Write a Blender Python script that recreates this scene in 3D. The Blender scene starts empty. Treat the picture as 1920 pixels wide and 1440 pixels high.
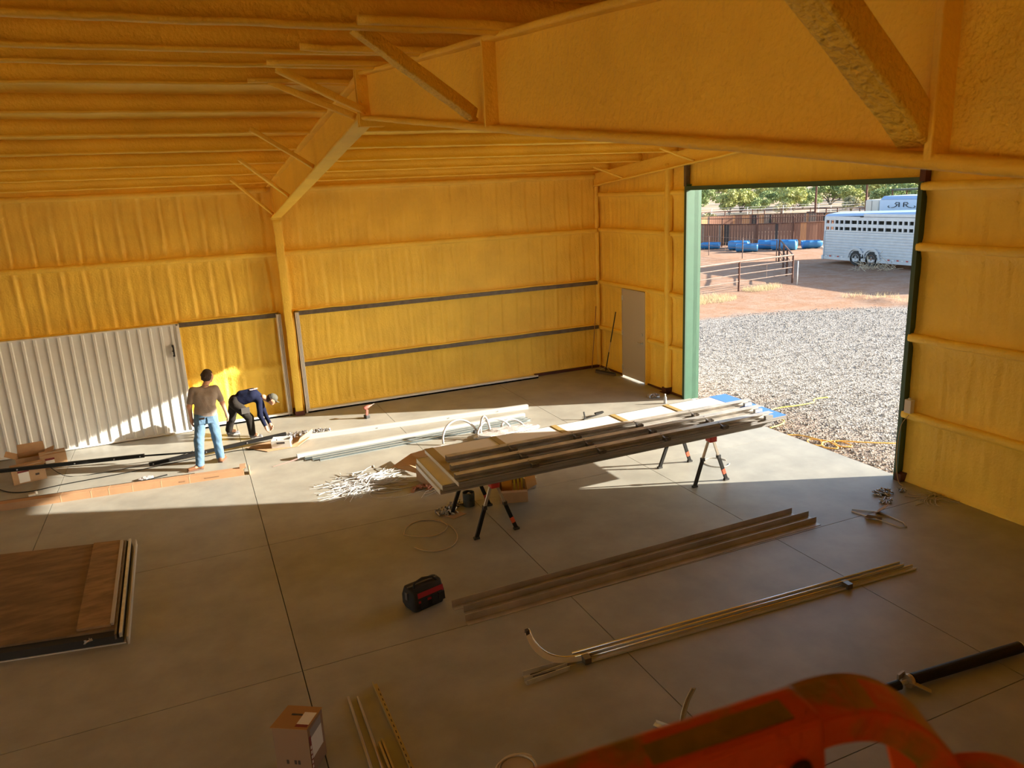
import bpy, math, random
import numpy as np
from mathutils import Vector, Matrix
R = math.radians
random.seed(7); rng = np.random.default_rng(7)
sc = bpy.context.scene
col = sc.collection

# ------------------------------------------------------------------ camera, sky, sun, exposure
cam_d = bpy.data.cameras.new('camera'); cam = bpy.data.objects.new('camera', cam_d); col.objects.link(cam)
yaw, pitch, roll = 0.3983, 0.2521, -0.0472
fw = Vector((math.sin(yaw)*math.cos(pitch), math.cos(yaw)*math.cos(pitch), -math.sin(pitch)))
rt = Vector((math.cos(yaw), -math.sin(yaw), 0)); up = rt.cross(fw)
r2 = math.cos(roll)*rt + math.sin(roll)*up; u2 = -math.sin(roll)*rt + math.cos(roll)*up
M = Matrix((r2, u2, -fw)).transposed().to_4x4(); M.translation = Vector((-9.525, -16.674, 4.555))
cam.matrix_world = M
cam_d.sensor_width = 36; cam_d.lens = 26.35; cam_d.clip_end = 1500; cam_d.clip_start = .02
cam_d.dof.use_dof = True; cam_d.dof.focus_distance = 11.0; cam_d.dof.aperture_fstop = 7.0
sc.camera = cam

w = bpy.data.worlds.new('sky'); sc.world = w; w.use_nodes = True
nt = w.node_tree; nt.nodes.clear()
sky = nt.nodes.new('ShaderNodeTexSky'); sky.sky_type = 'NISHITA'; sky.sun_disc = False
sky.sun_elevation = R(18.5); sky.sun_rotation = R(112); sky.air_density = 1.0; sky.dust_density = 1.5
bg = nt.nodes.new('ShaderNodeBackground'); bg.inputs[1].default_value = 0.145
wo = nt.nodes.new('ShaderNodeOutputWorld')
nt.links.new(sky.outputs[0], bg.inputs[0]); nt.links.new(bg.outputs[0], wo.inputs[0])

sd = bpy.data.lights.new('sun', 'SUN'); sd.energy = 6.6; sd.angle = R(0.53); sd.color = (1.0, .92, .78)
sun = bpy.data.objects.new('sun', sd); col.objects.link(sun); sun.location = (40, -20, 20)
sun.rotation_euler = Vector((1, -.427, .358)).to_track_quat('Z', 'Y').to_euler()

sc.view_settings.view_transform = 'Standard'; sc.view_settings.look = 'None'
sc.view_settings.exposure = 1.66; sc.view_settings.gamma = 1.0; sc.view_settings.use_curve_mapping = False
sc.cycles.max_bounces = 12; sc.cycles.diffuse_bounces = 8; sc.cycles.glossy_bounces = 3
sc.cycles.transmission_bounces = 6; sc.cycles.transparent_max_bounces = 8; sc.cycles.sample_clamp_indirect = 6

# ------------------------------------------------------------------ materials
MATS = {}
def nd(t, k, **kw):
    n = t.nodes.new(k)
    for a, b in kw.items(): setattr(n, a, b)
    return n
def mat(name, c, rough=.6, metal=0., var=0., vscale=4., bump=0., bscale=30., c2=None, stretch=None, spec=.5, alpha=1., trans=0., vlo=.35, vhi=.65, island=0.):
    if name in MATS: return MATS[name]
    m = bpy.data.materials.new(name); m.use_nodes = True; t = m.node_tree
    b = t.nodes['Principled BSDF']
    b.inputs['Base Color'].default_value = (*c, 1); b.inputs['Roughness'].default_value = rough
    b.inputs['Metallic'].default_value = metal; b.inputs['Specular IOR Level'].default_value = spec
    b.inputs['Alpha'].default_value = alpha; b.inputs['Transmission Weight'].default_value = trans
    tc = nd(t, 'ShaderNodeTexCoord'); src = tc.outputs['Object']
    if stretch:
        mp = nd(t, 'ShaderNodeMapping'); mp.inputs['Scale'].default_value = stretch
        t.links.new(src, mp.inputs[0]); src = mp.outputs[0]
    if var > 0 or c2:
        n = nd(t, 'ShaderNodeTexNoise'); n.inputs['Scale'].default_value = vscale; n.inputs['Detail'].default_value = 6
        n.inputs['Roughness'].default_value = .6
        t.links.new(src, n.inputs['Vector'])
        rmp = nd(t, 'ShaderNodeValToRGB'); t.links.new(n.outputs[0], rmp.inputs[0])
        e = rmp.color_ramp.elements; e[0].position = vlo; e[1].position = vhi
        if c2: e[0].color = (*c2, 1); e[1].color = (*c, 1)
        else:
            e[0].color = (*[x*(1-var) for x in c], 1); e[1].color = (*[min(1, x*(1+var)) for x in c], 1)
        out = rmp.outputs[0]
        if island > 0:
            oi = nd(t, 'ShaderNodeObjectInfo'); mr = nd(t, 'ShaderNodeMapRange')
            mr.inputs[3].default_value = 1-island; mr.inputs[4].default_value = 1+island
            t.links.new(oi.outputs['Random'], mr.inputs[0])
            mx = nd(t, 'ShaderNodeVectorMath', operation='SCALE')
            t.links.new(out, mx.inputs[0]); t.links.new(mr.outputs[0], mx.inputs['Scale']); out = mx.outputs[0]
        t.links.new(out, b.inputs['Base Color'])
    if bump > 0:
        n = nd(t, 'ShaderNodeTexNoise'); n.inputs['Scale'].default_value = bscale; n.inputs['Detail'].default_value = 4
        t.links.new(src, n.inputs['Vector'])
        bp = nd(t, 'ShaderNodeBump'); bp.inputs['Strength'].default_value = bump; bp.inputs['Distance'].default_value = .02
        t.links.new(n.outputs[0], bp.inputs['Height']); t.links.new(bp.outputs[0], b.inputs['Normal'])
    MATS[name] = m; return m

FOAM = mat('spray_foam', (.95, .64, .095), .5, var=.08, vscale=1.3, bump=.55, bscale=28, spec=.35)
FOAMR = mat('spray_foam_rough', (.95, .64, .095), .55, var=.12, vscale=3, bump=1., bscale=45, spec=.35)
STEELD = mat('bare_dark_steel', (.16, .135, .11), .5, .5, var=.2, vscale=8)
PRIMER = mat('red_oxide_primer', (.085, .022, .014), .6, var=.2)
GREEN_LIT = mat('green_trim_lit', (.045, .125, .08), .5, var=.06, vscale=5)  # door trim on the sunlit left jamb, sunlight put into the colour
GREEN_SHADE = mat('green_trim_shade', (.035, .085, .055), .5)  # same green trim, darkened in colour for the faces in shade
WHITE = mat('white_painted_steel', (.72, .71, .68), .4, var=.04)
ALU = mat('galvanised_steel', (.62, .62, .60), .38, .55, var=.12, vscale=10)
CONC = mat('trowelled_concrete', (.300, .290, .250), .45, var=.13, vscale=1.6, bump=.05, bscale=60, spec=.4, island=.035)
CONCD = mat('joint_dirt', (.10, .08, .06), .9)

# ------------------------------------------------------------------ mesh helpers
class MB:
    def __init__(s): s.v = []; s.f = []
    def add(s, V, F):
        o = len(s.v); s.v.extend([tuple(map(float, p)) for p in V]); s.f.extend([tuple(i+o for i in f) for f in F]); return s
    def box(s, c, d, rz=0., M=None):
        hx, hy, hz = d[0]/2, d[1]/2, d[2]/2
        P = [Vector((x*hx, y*hy, z*hz)) for z in (-1, 1) for y in (-1, 1) for x in (-1, 1)]
        if M is None: M = Matrix.Rotation(rz, 3, 'Z')
        P = [M @ p + Vector(c) for p in P]
        return s.add(P, [(0, 2, 3, 1), (4, 5, 7, 6), (0, 1, 5, 4), (2, 6, 7, 3), (0, 4, 6, 2), (1, 3, 7, 5)])
    def span(s, x0, x1, y0, y1, z0, z1): return s.box(((x0+x1)/2, (y0+y1)/2, (z0+z1)/2), (abs(x1-x0), abs(y1-y0), abs(z1-z0)))
    def beam(s, a, b, w, h, upv=(0, 0, 1)):
        a = Vector(a); b = Vector(b); d = (b-a); L = d.length; d.normalize()
        x = d.cross(Vector(upv))
        if x.length < 1e-4: x = Vector((1, 0, 0))
        x.normalize(); z = x.cross(d)
        return s.box((a+b)/2, (w, L, h), M=Matrix((x, d, z)).transposed())
    def prism(s, poly, a, b, upv=(0, 0, 1)):
        # 2-D outline (u sideways, v up) swept from a to b
        a = Vector(a); b = Vector(b); d = (b-a).normalized(); x = d.cross(Vector(upv)); x.normalize(); z = x.cross(d)
        n = len(poly)
        V = [a+x*u+z*v for u, v in poly]+[b+x*u+z*v for u, v in poly]
        F = [(i, (i+1) % n, n+(i+1) % n, n+i) for i in range(n)]+[tuple(range(n))[::-1], tuple(range(n, 2*n))]
        return s.add(V, F)
    def tube(s, pts, r, n=8, caps=True, closed=False):
        pts = [Vector(p) for p in pts]; m = len(pts)
        rr = r if hasattr(r, '__len__') else [r]*m
        V = []; x = None
        for i, p in enumerate(pts):
            if closed: d = pts[(i+1) % m]-pts[i-1]
            else: d = pts[min(i+1, m-1)]-pts[max(i-1, 0)]
            if d.length < 1e-9: d = Vector((0, 0, 1))
            d.normalize()
            if x is None:
                x = d.cross(Vector((0, 0, 1)))
                if x.length < .05: x = d.cross(Vector((1, 0, 0)))
            x = (x-d*x.dot(d)).normalized(); y = d.cross(x)
            V += [p+(x*math.cos(2*math.pi*k/n)+y*math.sin(2*math.pi*k/n))*rr[i] for k in range(n)]
        F = []
        for i in range(m if closed else m-1):
            j = (i+1) % m
            F += [(i*n+k, i*n+(k+1) % n, j*n+(k+1) % n, j*n+k) for k in range(n)]
        if caps and not closed: F += [tuple(range(n))[::-1], tuple(range((m-1)*n, m*n))]
        return s.add(V, F)
    def lathe(s, c, prof, n=20, axis=(0, 0, 1)):
        ax = Vector(axis).normalized(); x = ax.orthogonal().normalized(); y = ax.cross(x); c = Vector(c)
        V = []; m = len(prof)
        for r_, h in prof: V += [c+ax*h+(x*math.cos(2*math.pi*k/n)+y*math.sin(2*math.pi*k/n))*r_ for k in range(n)]
        F = []
        for i in range(m-1): F += [(i*n+k, i*n+(k+1) % n, (i+1)*n+(k+1) % n, (i+1)*n+k) for k in range(n)]
        return s.add(V, F)
    def grid(s, P):
        P = np.asarray(P); a, b = P.shape[:2]
        return s.add(P.reshape(-1, 3), [(i*b+j, i*b+j+1, (i+1)*b+j+1, (i+1)*b+j) for i in range(a-1) for j in range(b-1)])

def mk(name, V, F, m, parent=None, smooth=False, bevel=0., off=None):
    me = bpy.data.meshes.new(name)
    if off is None: off = Vector(parent['_w']) if parent is not None and '_w' in parent else Vector((0, 0, 0))
    V = [(p[0]-off[0], p[1]-off[1], p[2]-off[2]) for p in V]
    me.from_pydata(V, [], F); me.update()
    ms = m if isinstance(m, (list, tuple)) else [m]
    for q_ in ms: me.materials.append(q_)
    if smooth:
        for p in me.polygons: p.use_smooth = True
    o = bpy.data.objects.new(name, me); col.objects.link(o)
    if parent is not None: o.parent = parent; o['_w'] = tuple(off)
    if bevel > 0:
        bm = o.modifiers.new('bevel', 'BEVEL'); bm.width = bevel; bm.segments = 2; bm.limit_method = 'ANGLE'
    return o
def obj(name, mb, m, parent=None, smooth=False, bevel=0.): return mk(name, mb.v, mb.f, m, parent, smooth, bevel)
def tag(o, label, cat, group=None, kind=None):
    o['label'] = label; o['category'] = cat
    if group: o['group'] = group
    if kind: o['kind'] = kind
    return o
def thing(name, label, cat, loc=(0, 0, 0), group=None):
    o = bpy.data.objects.new(name, None); col.objects.link(o); o.location = loc; o['_w'] = tuple(loc)
    o.empty_display_size = .1
    return tag(o, label, cat, group)
def struct(name, mb, m, smooth=False, bevel=0.):
    o = obj(name, mb, m, None, smooth, bevel); o['kind'] = 'structure'; o['_w'] = (0., 0., 0.); return o
def lone(name, mb, m, label, cat, group=None, smooth=False, bevel=0.):
    return tag(obj(name, mb, m, None, smooth, bevel), label, cat, group)
def copy_tree(o, parent=None):
    c = o.copy(); col.objects.link(c)
    if parent is not None: c.parent = parent
    for ch in list(o.children): copy_tree(ch, c)
    return c

def wav(x, y, z=0., seed=0, f=1., n=7):
    r_ = np.random.default_rng(seed); o = 0
    for i in range(n):
        k = r_.normal(size=3)*f*(1+.8*i); o = o+np.sin(k[0]*x+k[1]*y+k[2]*z+r_.uniform(0, 6.3))/(1+.5*i)
    return o/3.

# ------------------------------------------------------------------ building
XL, YF = -23.0, -18.3          # far left end and the side behind the camera
EAVE, SL, RIDGE = 4.87, .09, -9.15
def ztop(y): return EAVE+SL*min(-y, 18.3+y)
DY0, DY1, DZ = -9.03, -3.70, 4.40    # big door opening

# floor: slabs between the control joints
xs = [XL, -21.1, -18.1, -15.07, -12.05, -9.03, -6.0, -2.97, .13]; ys = [YF, -15.95, -12.97, -9.75, -6.62, 0.1]
floor = struct('floor', MB().span(XL-.2, .12, YF-.2, .24, -.3, -.16), CONCD)
g = .0045
for i in range(len(xs)-1):
    for j in range(len(ys)-1):
        obj('concrete_slab', MB().span(xs[i]+g, xs[i+1]-g, ys[j]+g, ys[j+1]-g, -.17, 0), CONC, floor)

def foam_wall(name, a, b, zt, inward, seed, ridge=1., holes=(), nz=None, step=.032):
    """sprayed foam face from a to b (xy), zt(t) top, relief pushed towards 'inward'"""
    a = np.array(a, float); b = np.array(b, float); L = np.linalg.norm(b-a); nu = int(L/step)+1; nv = 84
    u = np.linspace(0, L, nu); d = (b-a)/L; n = np.array(inward, float)
    P = np.zeros((nv, nu, 3)); girts = [0., 1.06, 2.2, 3.5, 4.35 if name == 'wall_right' else 4.85]
    for j in range(nv):
        zt_ = np.array([zt(a+d*x) for x in u]); z = zt_*j/(nv-1)
        # bay position between girts
        s_ = np.ones_like(z)
        for g0 in girts: s_ = np.minimum(s_, np.clip(np.abs(z-g0)/.16, 0, 1))
        s_ = s_*s_*(3-2*s_)
        xx = u+.03*wav(u*2, z*1.5, 0, seed+1)
        ph = (xx/.38) % 1.0
        rid = np.exp(-((ph-.5)/.09)**2)-.9*np.exp(-((ph-.68)/.09)**2)
        amp = ridge(a+d*0, u, z) if callable(ridge) else ridge
        bay = wav(u*1.2, z*1.0, 0, seed+5, 1.6)
        disp = .024*rid*s_*amp*(.7+.5*wav(u*.7, z*1.3, 0, seed+2)) + .012*bay + .006*wav(u*9, z*7, 0, seed+3) + (1-s_)*.05
        fine = .0035*np.sin(u*57+6*wav(u, z, 0, seed+4)+z*2)*s_
        disp = disp+fine
        P[j, :, 0] = a[0]+d[0]*u+n[0]*disp; P[j, :, 1] = a[1]+d[1]*u+n[1]*disp; P[j, :, 2] = z
    V = P.reshape(-1, 3); F = []
    for j in range(nv-1):
        zc = (P[j, :, 2]+P[j+1, :, 2])/2
        for i in range(nu-1):
            c = (u[i]+u[i+1])/2
            if any(h0 < c < h1 and h2 < zc[i] < h3 for h0, h1, h2, h3 in holes): continue
            F.append((j*nu+i, j*nu+i+1, (j+1)*nu+i+1, (j+1)*nu+i))
    return mk(name, V.tolist(), F, FOAM, smooth=True)
def st(o): o['kind'] = 'structure'; o['_w'] = (0., 0., 0.); return o

def rid_back(a, u, z): return np.where(u < 15.1, 1.7, .9)+0*z
wall_back = st(foam_wall('wall_back', (XL, .10), (0.1, .10), lambda p: 5.08, (0, -1), 11, rid_back, nz=84))
# u runs along -Y from the corner
wall_right = st(foam_wall('wall_right', (.09, .1), (.09, YF), lambda p: ztop(p[1])+.235, (-1, 0), 23, .7,
    holes=[(-DY1+.1-.02, -DY0+.1+.02, -1, DZ+.03), (1.19+.1, 2.185+.1, -1, 2.16)]))
obj('wall_skin', MB().span(XL-.3, .3, .22, .30, -.3, 5.1), WHITE, wall_back)
m = MB()
for y0, y1, z0, z1 in [(.3, -1.21, -.3, 5.1), (-1.21, -2.17, 2.16, 5.1), (-2.17, DY1, -.3, 5.1), (DY1, DY0, DZ+.12, 5.6), (DY0, YF-.3, -.3, 5.1), (-2, -16.3, 5.1, 5.22), (-5, -13.3, 5.2, 5.5), (-7.6, -10.7, 5.4, 5.75)]:
    m.span(.17, .27, y0, y1, z0, z1)
obj('wall_skin', m, WHITE, wall_right)

def wavy_bar(a, b, w, h, seed, amp=.010, step=.09, rnd=.35):
    """foam coated bar with rounded lumpy section, a to b (centre line)"""
    a = Vector(a); b = Vector(b); d = (b-a); L = d.length; d.normalize(); x = d.cross(Vector((0, 0, 1)))
    if x.length < .01: x = Vector((1, 0, 0))
    x.normalize(); z = x.cross(d); n = max(3, int(L/step)); k = 12; V = []; F = []
    r_ = min(w, h)*rnd
    sec = []
    for cx, cz, a0 in ((w/2-r_, h/2-r_, 0), (-w/2+r_, h/2-r_, 90), (-w/2+r_, -h/2+r_, 180), (w/2-r_, -h/2+r_, 270)):
        for t in (0, 45, 90): sec.append((cx+r_*math.cos(R(a0+t)), cz+r_*math.sin(R(a0+t))))
    for i in range(n+1):
        s_ = L*i/n; p = a+d*s_
        o1 = float(wav(s_*3.1, 0, 0, seed))*amp; o2 = float(wav(s_*3.7, 1, 0, seed+1))*amp; sc_ = 1+float(wav(s_*6, 2, 0, seed+2))*amp*4
        V += [p+x*(u*sc_+o1)+z*(v*sc_+o2) for u, v in sec]
    for i in range(n): F += [(i*k+j, i*k+(j+1) % k, (i+1)*k+(j+1) % k, (i+1)*k+j) for j in range(k)]
    F += [tuple(range(k))[::-1], tuple(range(n*k, (n+1)*k))]
    return V, F
def foambar(name, a, b, w, h, seed, parent, m=None, **k):
    V, F = wavy_bar(a, b, w, h, seed, **k); return mk(name, V, F, m or FOAM, parent, smooth=True)

# back wall girts
foambar('girt', (XL, .03, 3.5), (0, .03, 3.5), .15, .11, 1, wall_back)
foambar('girt', (XL, .05, 2.2), (-9.85, .05, 2.2), .13, .12, 2, wall_back)
for x0, x1, z in ((-9.85, -7.86, 2.2), (-7.52, -.02, 2.2), (-7.5, -.02, 1.06)):
    obj('girt_face', MB().span(x0, x1, -.02, .1, z-.045, z+.045), STEELD, wall_back)
    foambar('girt', (x0, .05, z+.06), (x1, .05, z+.06), .10, .04, int(-x1*10)+5, wall_back)
foambar('eave_strut', (XL, .04, 4.80), (-7.8, .04, 4.80), .14, .11, 9, wall_back)
foambar('eave_strut', (-7.6, .04, 4.80), (0, .04, 4.80), .14, .11, 10, wall_back)
obj('base_channel', MB().span(-7.5, -1.87, -.2, .04, 0, .035).span(-7.5, -1.87, -.2, -.185, 0, .075), WHITE, wall_back)
obj('base_channel', MB().span(-9.85, -7.86, -.2, .04, 0, .035).span(-9.85, -7.86, -.2, -.185, 0, .075), WHITE, wall_back)
obj('base_angle', MB().span(-1.87, -.02, -.03, .05, 0, .06), PRIMER, wall_back)
for nm, x in (('trim_1', -7.88), ('trim_2', -7.50)):
    m = MB()
    for k in range(3): m.span(x-.045+.032*k, x-.022+.032*k, -.2+.02*k, .02, 0, 2.24)
    m.span(x-.045, x+.045, -.1, .03, 0, 2.24)
    struct(nm, m, WHITE)
# corner post foam
foambar('corner_post', (-.0, .03, 0), (0, .03, 4.85), .10, .10, 33, wall_back)

# right wall girts, posts
for k, z in enumerate((1.06, 2.22, 3.52, 4.36)):
    if z < 2.15:
        foambar('girt', (.03, -.05, z), (.03, -1.17, z), .12, .1, 40+k, wall_right)
        foambar('girt', (.03, -2.22, z), (.03, -2.98, z), .12, .1, 50+k, wall_right)
    else: foambar('girt', (.03, -.05, z), (.03, -2.98, z), .12, .1, 40+k, wall_right)
    foambar('girt', (.03, -3.10, z), (.03, DY1+.03, z), .12, .1, 60+k, wall_right)
    foambar('girt', (.02, DY0-.05, z), (.02, YF, z), .14, .12, 70+k, wall_right)
foambar('wall_post', (-.0, -3.04, 0), (-.0, -3.04, 4.95), .17, .12, 81, wall_right)
foambar('wall_post', (-.0, -15.3, 0), (-.0, -15.3, 4.95), .17, .12, 82, wall_right)
obj('post_base', MB().span(-.1, .06, -3.12, -2.96, 0, .13).span(-.12, -.02, -3.2, -2.9, 0, .015), PRIMER, wall_right)
obj('base_angle', MB().span(-.0, .1, -3.66, -2.2, 0, .03).span(-.0, .1, -1.18, 0, 0, .03), PRIMER, wall_right)
# end wall rafter: web with flanges, both slopes
def rafter_web(x, t, pts): # pts: (y, zlow, zhigh)
    m = MB(); n = len(pts)
    V = [(x-t/2, y, a) for y, a, b in pts]+[(x-t/2, y, b) for y, a, b in pts]+[(x+t/2, y, a) for y, a, b in pts]+[(x+t/2, y, b) for y, a, b in pts]
    F = []
    for i in range(n-1):
        F += [(i, i+1, n+i+1, n+i), (2*n+i, 3*n+i, 3*n+i+1, 2*n+i+1), (i, 2*n+i, 2*n+i+1, i+1), (n+i, n+i+1, 3*n+i+1, 3*n+i)]
    F += [(0, n, 3*n, 2*n), (n-1, 3*n-1, 4*n-1, 2*n-1)]
    return m.add(V, F)
zb = lambda y: ztop(y)-.29
obj('end_rafter', rafter_web(-.02, .05, [(0, zb(0), ztop(0)), (RIDGE, zb(RIDGE), ztop(RIDGE)), (YF, zb(YF), ztop(YF))]), FOAM, wall_right)
foambar('rafter_flange', (-.04, 0, zb(0)), (-.04, RIDGE, zb(RIDGE)), .14, .035, 90, wall_right)
foambar('rafter_flange', (-.04, RIDGE, zb(RIDGE)), (-.04, YF, zb(YF)), .14, .035, 91, wall_right)
for y in (-1.35, -4.0, -6.7, -11.3, -14.0):
    foambar('flange_brace', (-.75, y+1.0*.2, ztop(y)+.0), (-.08, y, zb(y)+.02), .045, .045, int(90-y*3), wall_right)

# door frames
dr = struct('door_1', MB().span(-.02, .34, DY1, DY1+.05, -.02, DZ+.12), GREEN_LIT)
obj('jamb_edge', MB().span(-.035, .0, DY1-.005, DY1+.07, 0, DZ+.08), GREEN_SHADE, dr)
obj('jamb', MB().span(-.035, .34, DY0-.05, DY0, -.02, DZ+.05).span(-.04, 0, DY0-.07, DY0, 0, DZ+.08), GREEN_SHADE, dr)
obj('head', MB().span(-.035, .07, DY0, DY1, DZ, DZ+.08), GREEN_SHADE, dr)
obj('jamb_channel', MB().span(-.03, .06, DY1+.02, DY1+.10, DZ+.08, zb(DY1)), STEELD, dr)
obj('jamb_channel', MB().span(-.05, .06, DY0-.11, DY0-.02, DZ+.02, zb(DY0)), PRIMER, dr)
obj('jamb_foot', MB().span(-.05, .1, DY0-.14, DY0-.03, 0, .12), PRIMER, dr)
d2 = struct('door_2', MB().span(-.045, .2, -1.21, -1.19, 0, 2.17).span(-.045, .2, -2.19, -2.17, 0, 2.17).span(-.045, .2, -2.19, -1.19, 2.15, 2.17), mat('door_frame_grey', (.52, .46, .38), .5))
obj('foam_return', MB().span(-.04, .12, -2.235, -2.19, 0, 2.2), FOAM, d2, bevel=.008)
lf = obj('door_leaf', MB().span(-.04, .005, -2.168, -1.212, .035, 2.148), mat('door_paint_beige_grey', (.50, .45, .37), .45), d2, bevel=.003)
for z in (.25, 1.1, 1.95): obj('hinge', MB().span(-.06, -.035, -1.235, -1.2, z-.06, z+.06), ALU, lf)
obj('deadbolt', MB().lathe((-.04, -2.07, 1.17), [(0, -.0), (.032, 0), (.032, .018), (.0, .02)], 14, (-1, 0, 0)), ALU, lf)
obj('lever_handle', MB().lathe((-.04, -2.08, .97), [(.03, 0), (.03, .02), (.012, .025), (.012, .06), (0, .06)], 14, (-1, 0, 0)).beam((-.095, -2.09, .97), (-.095, -1.93, .97), .018, .022), ALU, lf)

# roof deck foam
def deck(y0, y1, seed):
    nu, nv = 230, 90; P = np.zeros((nv, nu, 3)); x = np.linspace(XL, .2, nu)
    for j in range(nv):
        y = y0+(y1-y0)*j/(nv-1); z = ztop(y)+.19
        P[j, :, 0] = x; P[j, :, 1] = y; P[j, :, 2] = z-.012*wav(x*1.5, y*3, 0, seed)-.008*wav(x*6, y*9, 0, seed+1)
    return P
m = MB().grid(deck(.25, RIDGE, 3)).grid(deck(RIDGE, YF-.2, 4))
ceiling = struct('ceiling', m, FOAM, smooth=True)
m = MB()
for ya, yb_ in ((.4, RIDGE), (RIDGE, YF-.4)):
    za, zb2 = ztop(ya)+.24, ztop(yb_)+.24
    m.add([(XL-.3, ya, za), (.35, ya, za), (.35, yb_, zb2), (XL-.3, yb_, zb2), (XL-.3, ya, za+.06), (.35, ya, za+.06), (.35, yb_, zb2+.06), (XL-.3, yb_, zb2+.06)],
          [(0, 1, 2, 3), (4, 7, 6, 5), (0, 4, 5, 1), (3, 2, 6, 7), (0, 3, 7, 4), (1, 5, 6, 2)])
obj('roof_skin', m, WHITE, ceiling)
def purlin(y, seed, x0=XL, x1=.0):
    z = ztop(y); n = int((x1-x0)/.11); sgn = 1
    # zee purlin in foam: thick web, bottom flange towards the eave
    sec = [(-.012, .20), (-.03, .10), (-.022, .032), (-.055, .024), (-.062, .010), (-.055, -.002), (-.01, -.006), (.012, .004), (.02, .05), (.035, .13), (.075, .19)]
    k = len(sec); V = []; F = []
    for i in range(n+1):
        x = x0+(x1-x0)*i/n; a = .008*float(wav(x*2.3, seed, 0, seed)); b = .006*float(wav(x*7, seed, 0, seed+40)); c = 1+.10*float(wav(x*1.7, 3, 0, seed+80))
        V += [(x, y+u*c+a, z+v+(b if v < .1 else 0)) for u, v in sec]
    for i in range(n): F += [(i*k+j, (i+1)*k+j, (i+1)*k+(j+1) % k, i*k+(j+1) % k) for j in range(k)]
    F += [tuple(range(k)), tuple(range(n*k, (n+1)*k))[::-1]]
    return mk('purlin', V, F, FOAM, ceiling, smooth=True)
PY = [-.62, -2.0, -3.35, -4.72, -6.06, -7.38, -8.65, -9.75, -11.1, -12.55, -14.0, -15.4, -16.8]
for i, y in enumerate(PY):
    purlin(y, 100+i)
    if i in (6, 7, 8, 9): foambar('purlin_lap', (-8.75+.06*(i-6), y-.085, ztop(y)+.03), (-6.6, y-.085, ztop(y)+.03), .06, .045, 130+i, ceiling)

# main frame across the room
XF = -7.70
fr = thing('portal_frame', 'foam coated tapered steel column and rafter frame spanning across the middle of the room', 'frame', (XF, -.2, 0))
kz = 4.22
zlo = lambda y: (kz+.03+.1215*(-y-.3)) if y > RIDGE else max(4.15, 5.30-.1175*(RIDGE-y))
foambar('column', (XF, -.285, .10), (XF, -.285, kz), .165, .045, 201, fr)
obj('column_web', MB().span(XF-.02, XF+.02, -.28, .1, .05, 4.9), FOAM, fr)
obj('column_base', MB().span(XF-.1, XF+.1, -.31, .05, 0, .10), PRIMER, fr)
obj('knee_plate', MB().span(XF-.11, XF+.11, -.36, .08, kz-.02, kz+.03), FOAM, fr)
obj('rafter_web', rafter_web(XF, .03, [(.05, 4.2, EAVE-.01), (-.3, zlo(-.3), ztop(-.3)-.01), (-9.0, zlo(-9.0), ztop(-9)-.01)]), FOAM, fr)
obj('rafter_web', rafter_web(XF, .03, [(-9.0, zlo(-9.2), ztop(-9.2)-.01), (-9.3, zlo(-9.3), ztop(-9.3)-.01), (-15.3, zlo(-15.3), ztop(-15.3)-.01)]), FOAM, fr)
obj('rafter_web', rafter_web(XF, .07, [(-15.3, zlo(-15.3), ztop(-15.3)-.01), (-18.2, zlo(-18.2), ztop(-18.2)-.01)]), FOAMR, fr)
foambar('bottom_flange', (XF, -.3, zlo(-.3)), (XF, -9.0, zlo(-9.0)), .20, .035, 203, fr, amp=.004)
foambar('bottom_flange', (XF, -9.15, zlo(-9.2)), (XF, -18.2, zlo(-18.2)), .20, .04, 204, fr, amp=.006, step=.04, rnd=.45)
foambar('top_flange', (XF, .05, EAVE), (XF, RIDGE, ztop(RIDGE)), .19, .035, 205, fr, amp=.004)
foambar('top_flange', (XF, RIDGE, ztop(RIDGE)), (XF, -18.2, ztop(-18.2)), .19, .035, 206, fr, amp=.004, step=.05)
obj('splice_plate', MB().box((XF, RIDGE+.04, (zlo(-9.1)+ztop(-9.1))/2-.03), (.24, .03, .52)), FOAM, fr)
obj('splice_plate', MB().box((XF, RIDGE-.03, (zlo(-9.1)+ztop(-9.1))/2-.03), (.24, .03, .52)), FOAM, fr)
for dz in (.12, .22, .33):
    for s_ in (-1, 1):
        obj('bolt', MB().lathe((XF+.08*s_, RIDGE-.045, zlo(-9.1)+dz), [(.016, 0), (.016, .03), (0, .03)], 8, (0, -1, 0)), FOAM, fr)

for y in (-12.35, -15.3): obj('stiffener', MB().span(XF-.1, XF+.1, y-.012, y+.012, zlo(y), ztop(y)), FOAM, fr, bevel=.005)
def brace(y, yt, w=.055, m_=None, seed=0):
    zt_ = ztop(yt)+.0; a = (XF-.86, yt, zt_); b = (XF-.07, y, zlo(y)+.035)
    V, F = wavy_bar(a, b, w, .02, seed, amp=.006, step=.05); V2, F2 = wavy_bar(tuple(np.array(a)+(0, -w/2, w*.4)), tuple(np.array(b)+(0, -w/2, w*.4)), .02, w, seed+1, amp=.006, step=.05)
    n = len(V); return mk('flange_brace', V+V2, F+[tuple(i+n for i in f) for f in F2], m_ or FOAM, fr, smooth=True)
brace(-.45, -1.35, seed=301); brace(-3.1, -3.82, seed=302); brace(-5.95, -6.3, seed=303); brace(-8.8, -8.7, seed=304); brace(-9.2, -9.35, .06, seed=305)
brace(-12.1, -12.5, .075, FOAMR, 306); brace(-15.24, -15.4, .085, FOAMR, 307)

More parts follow.
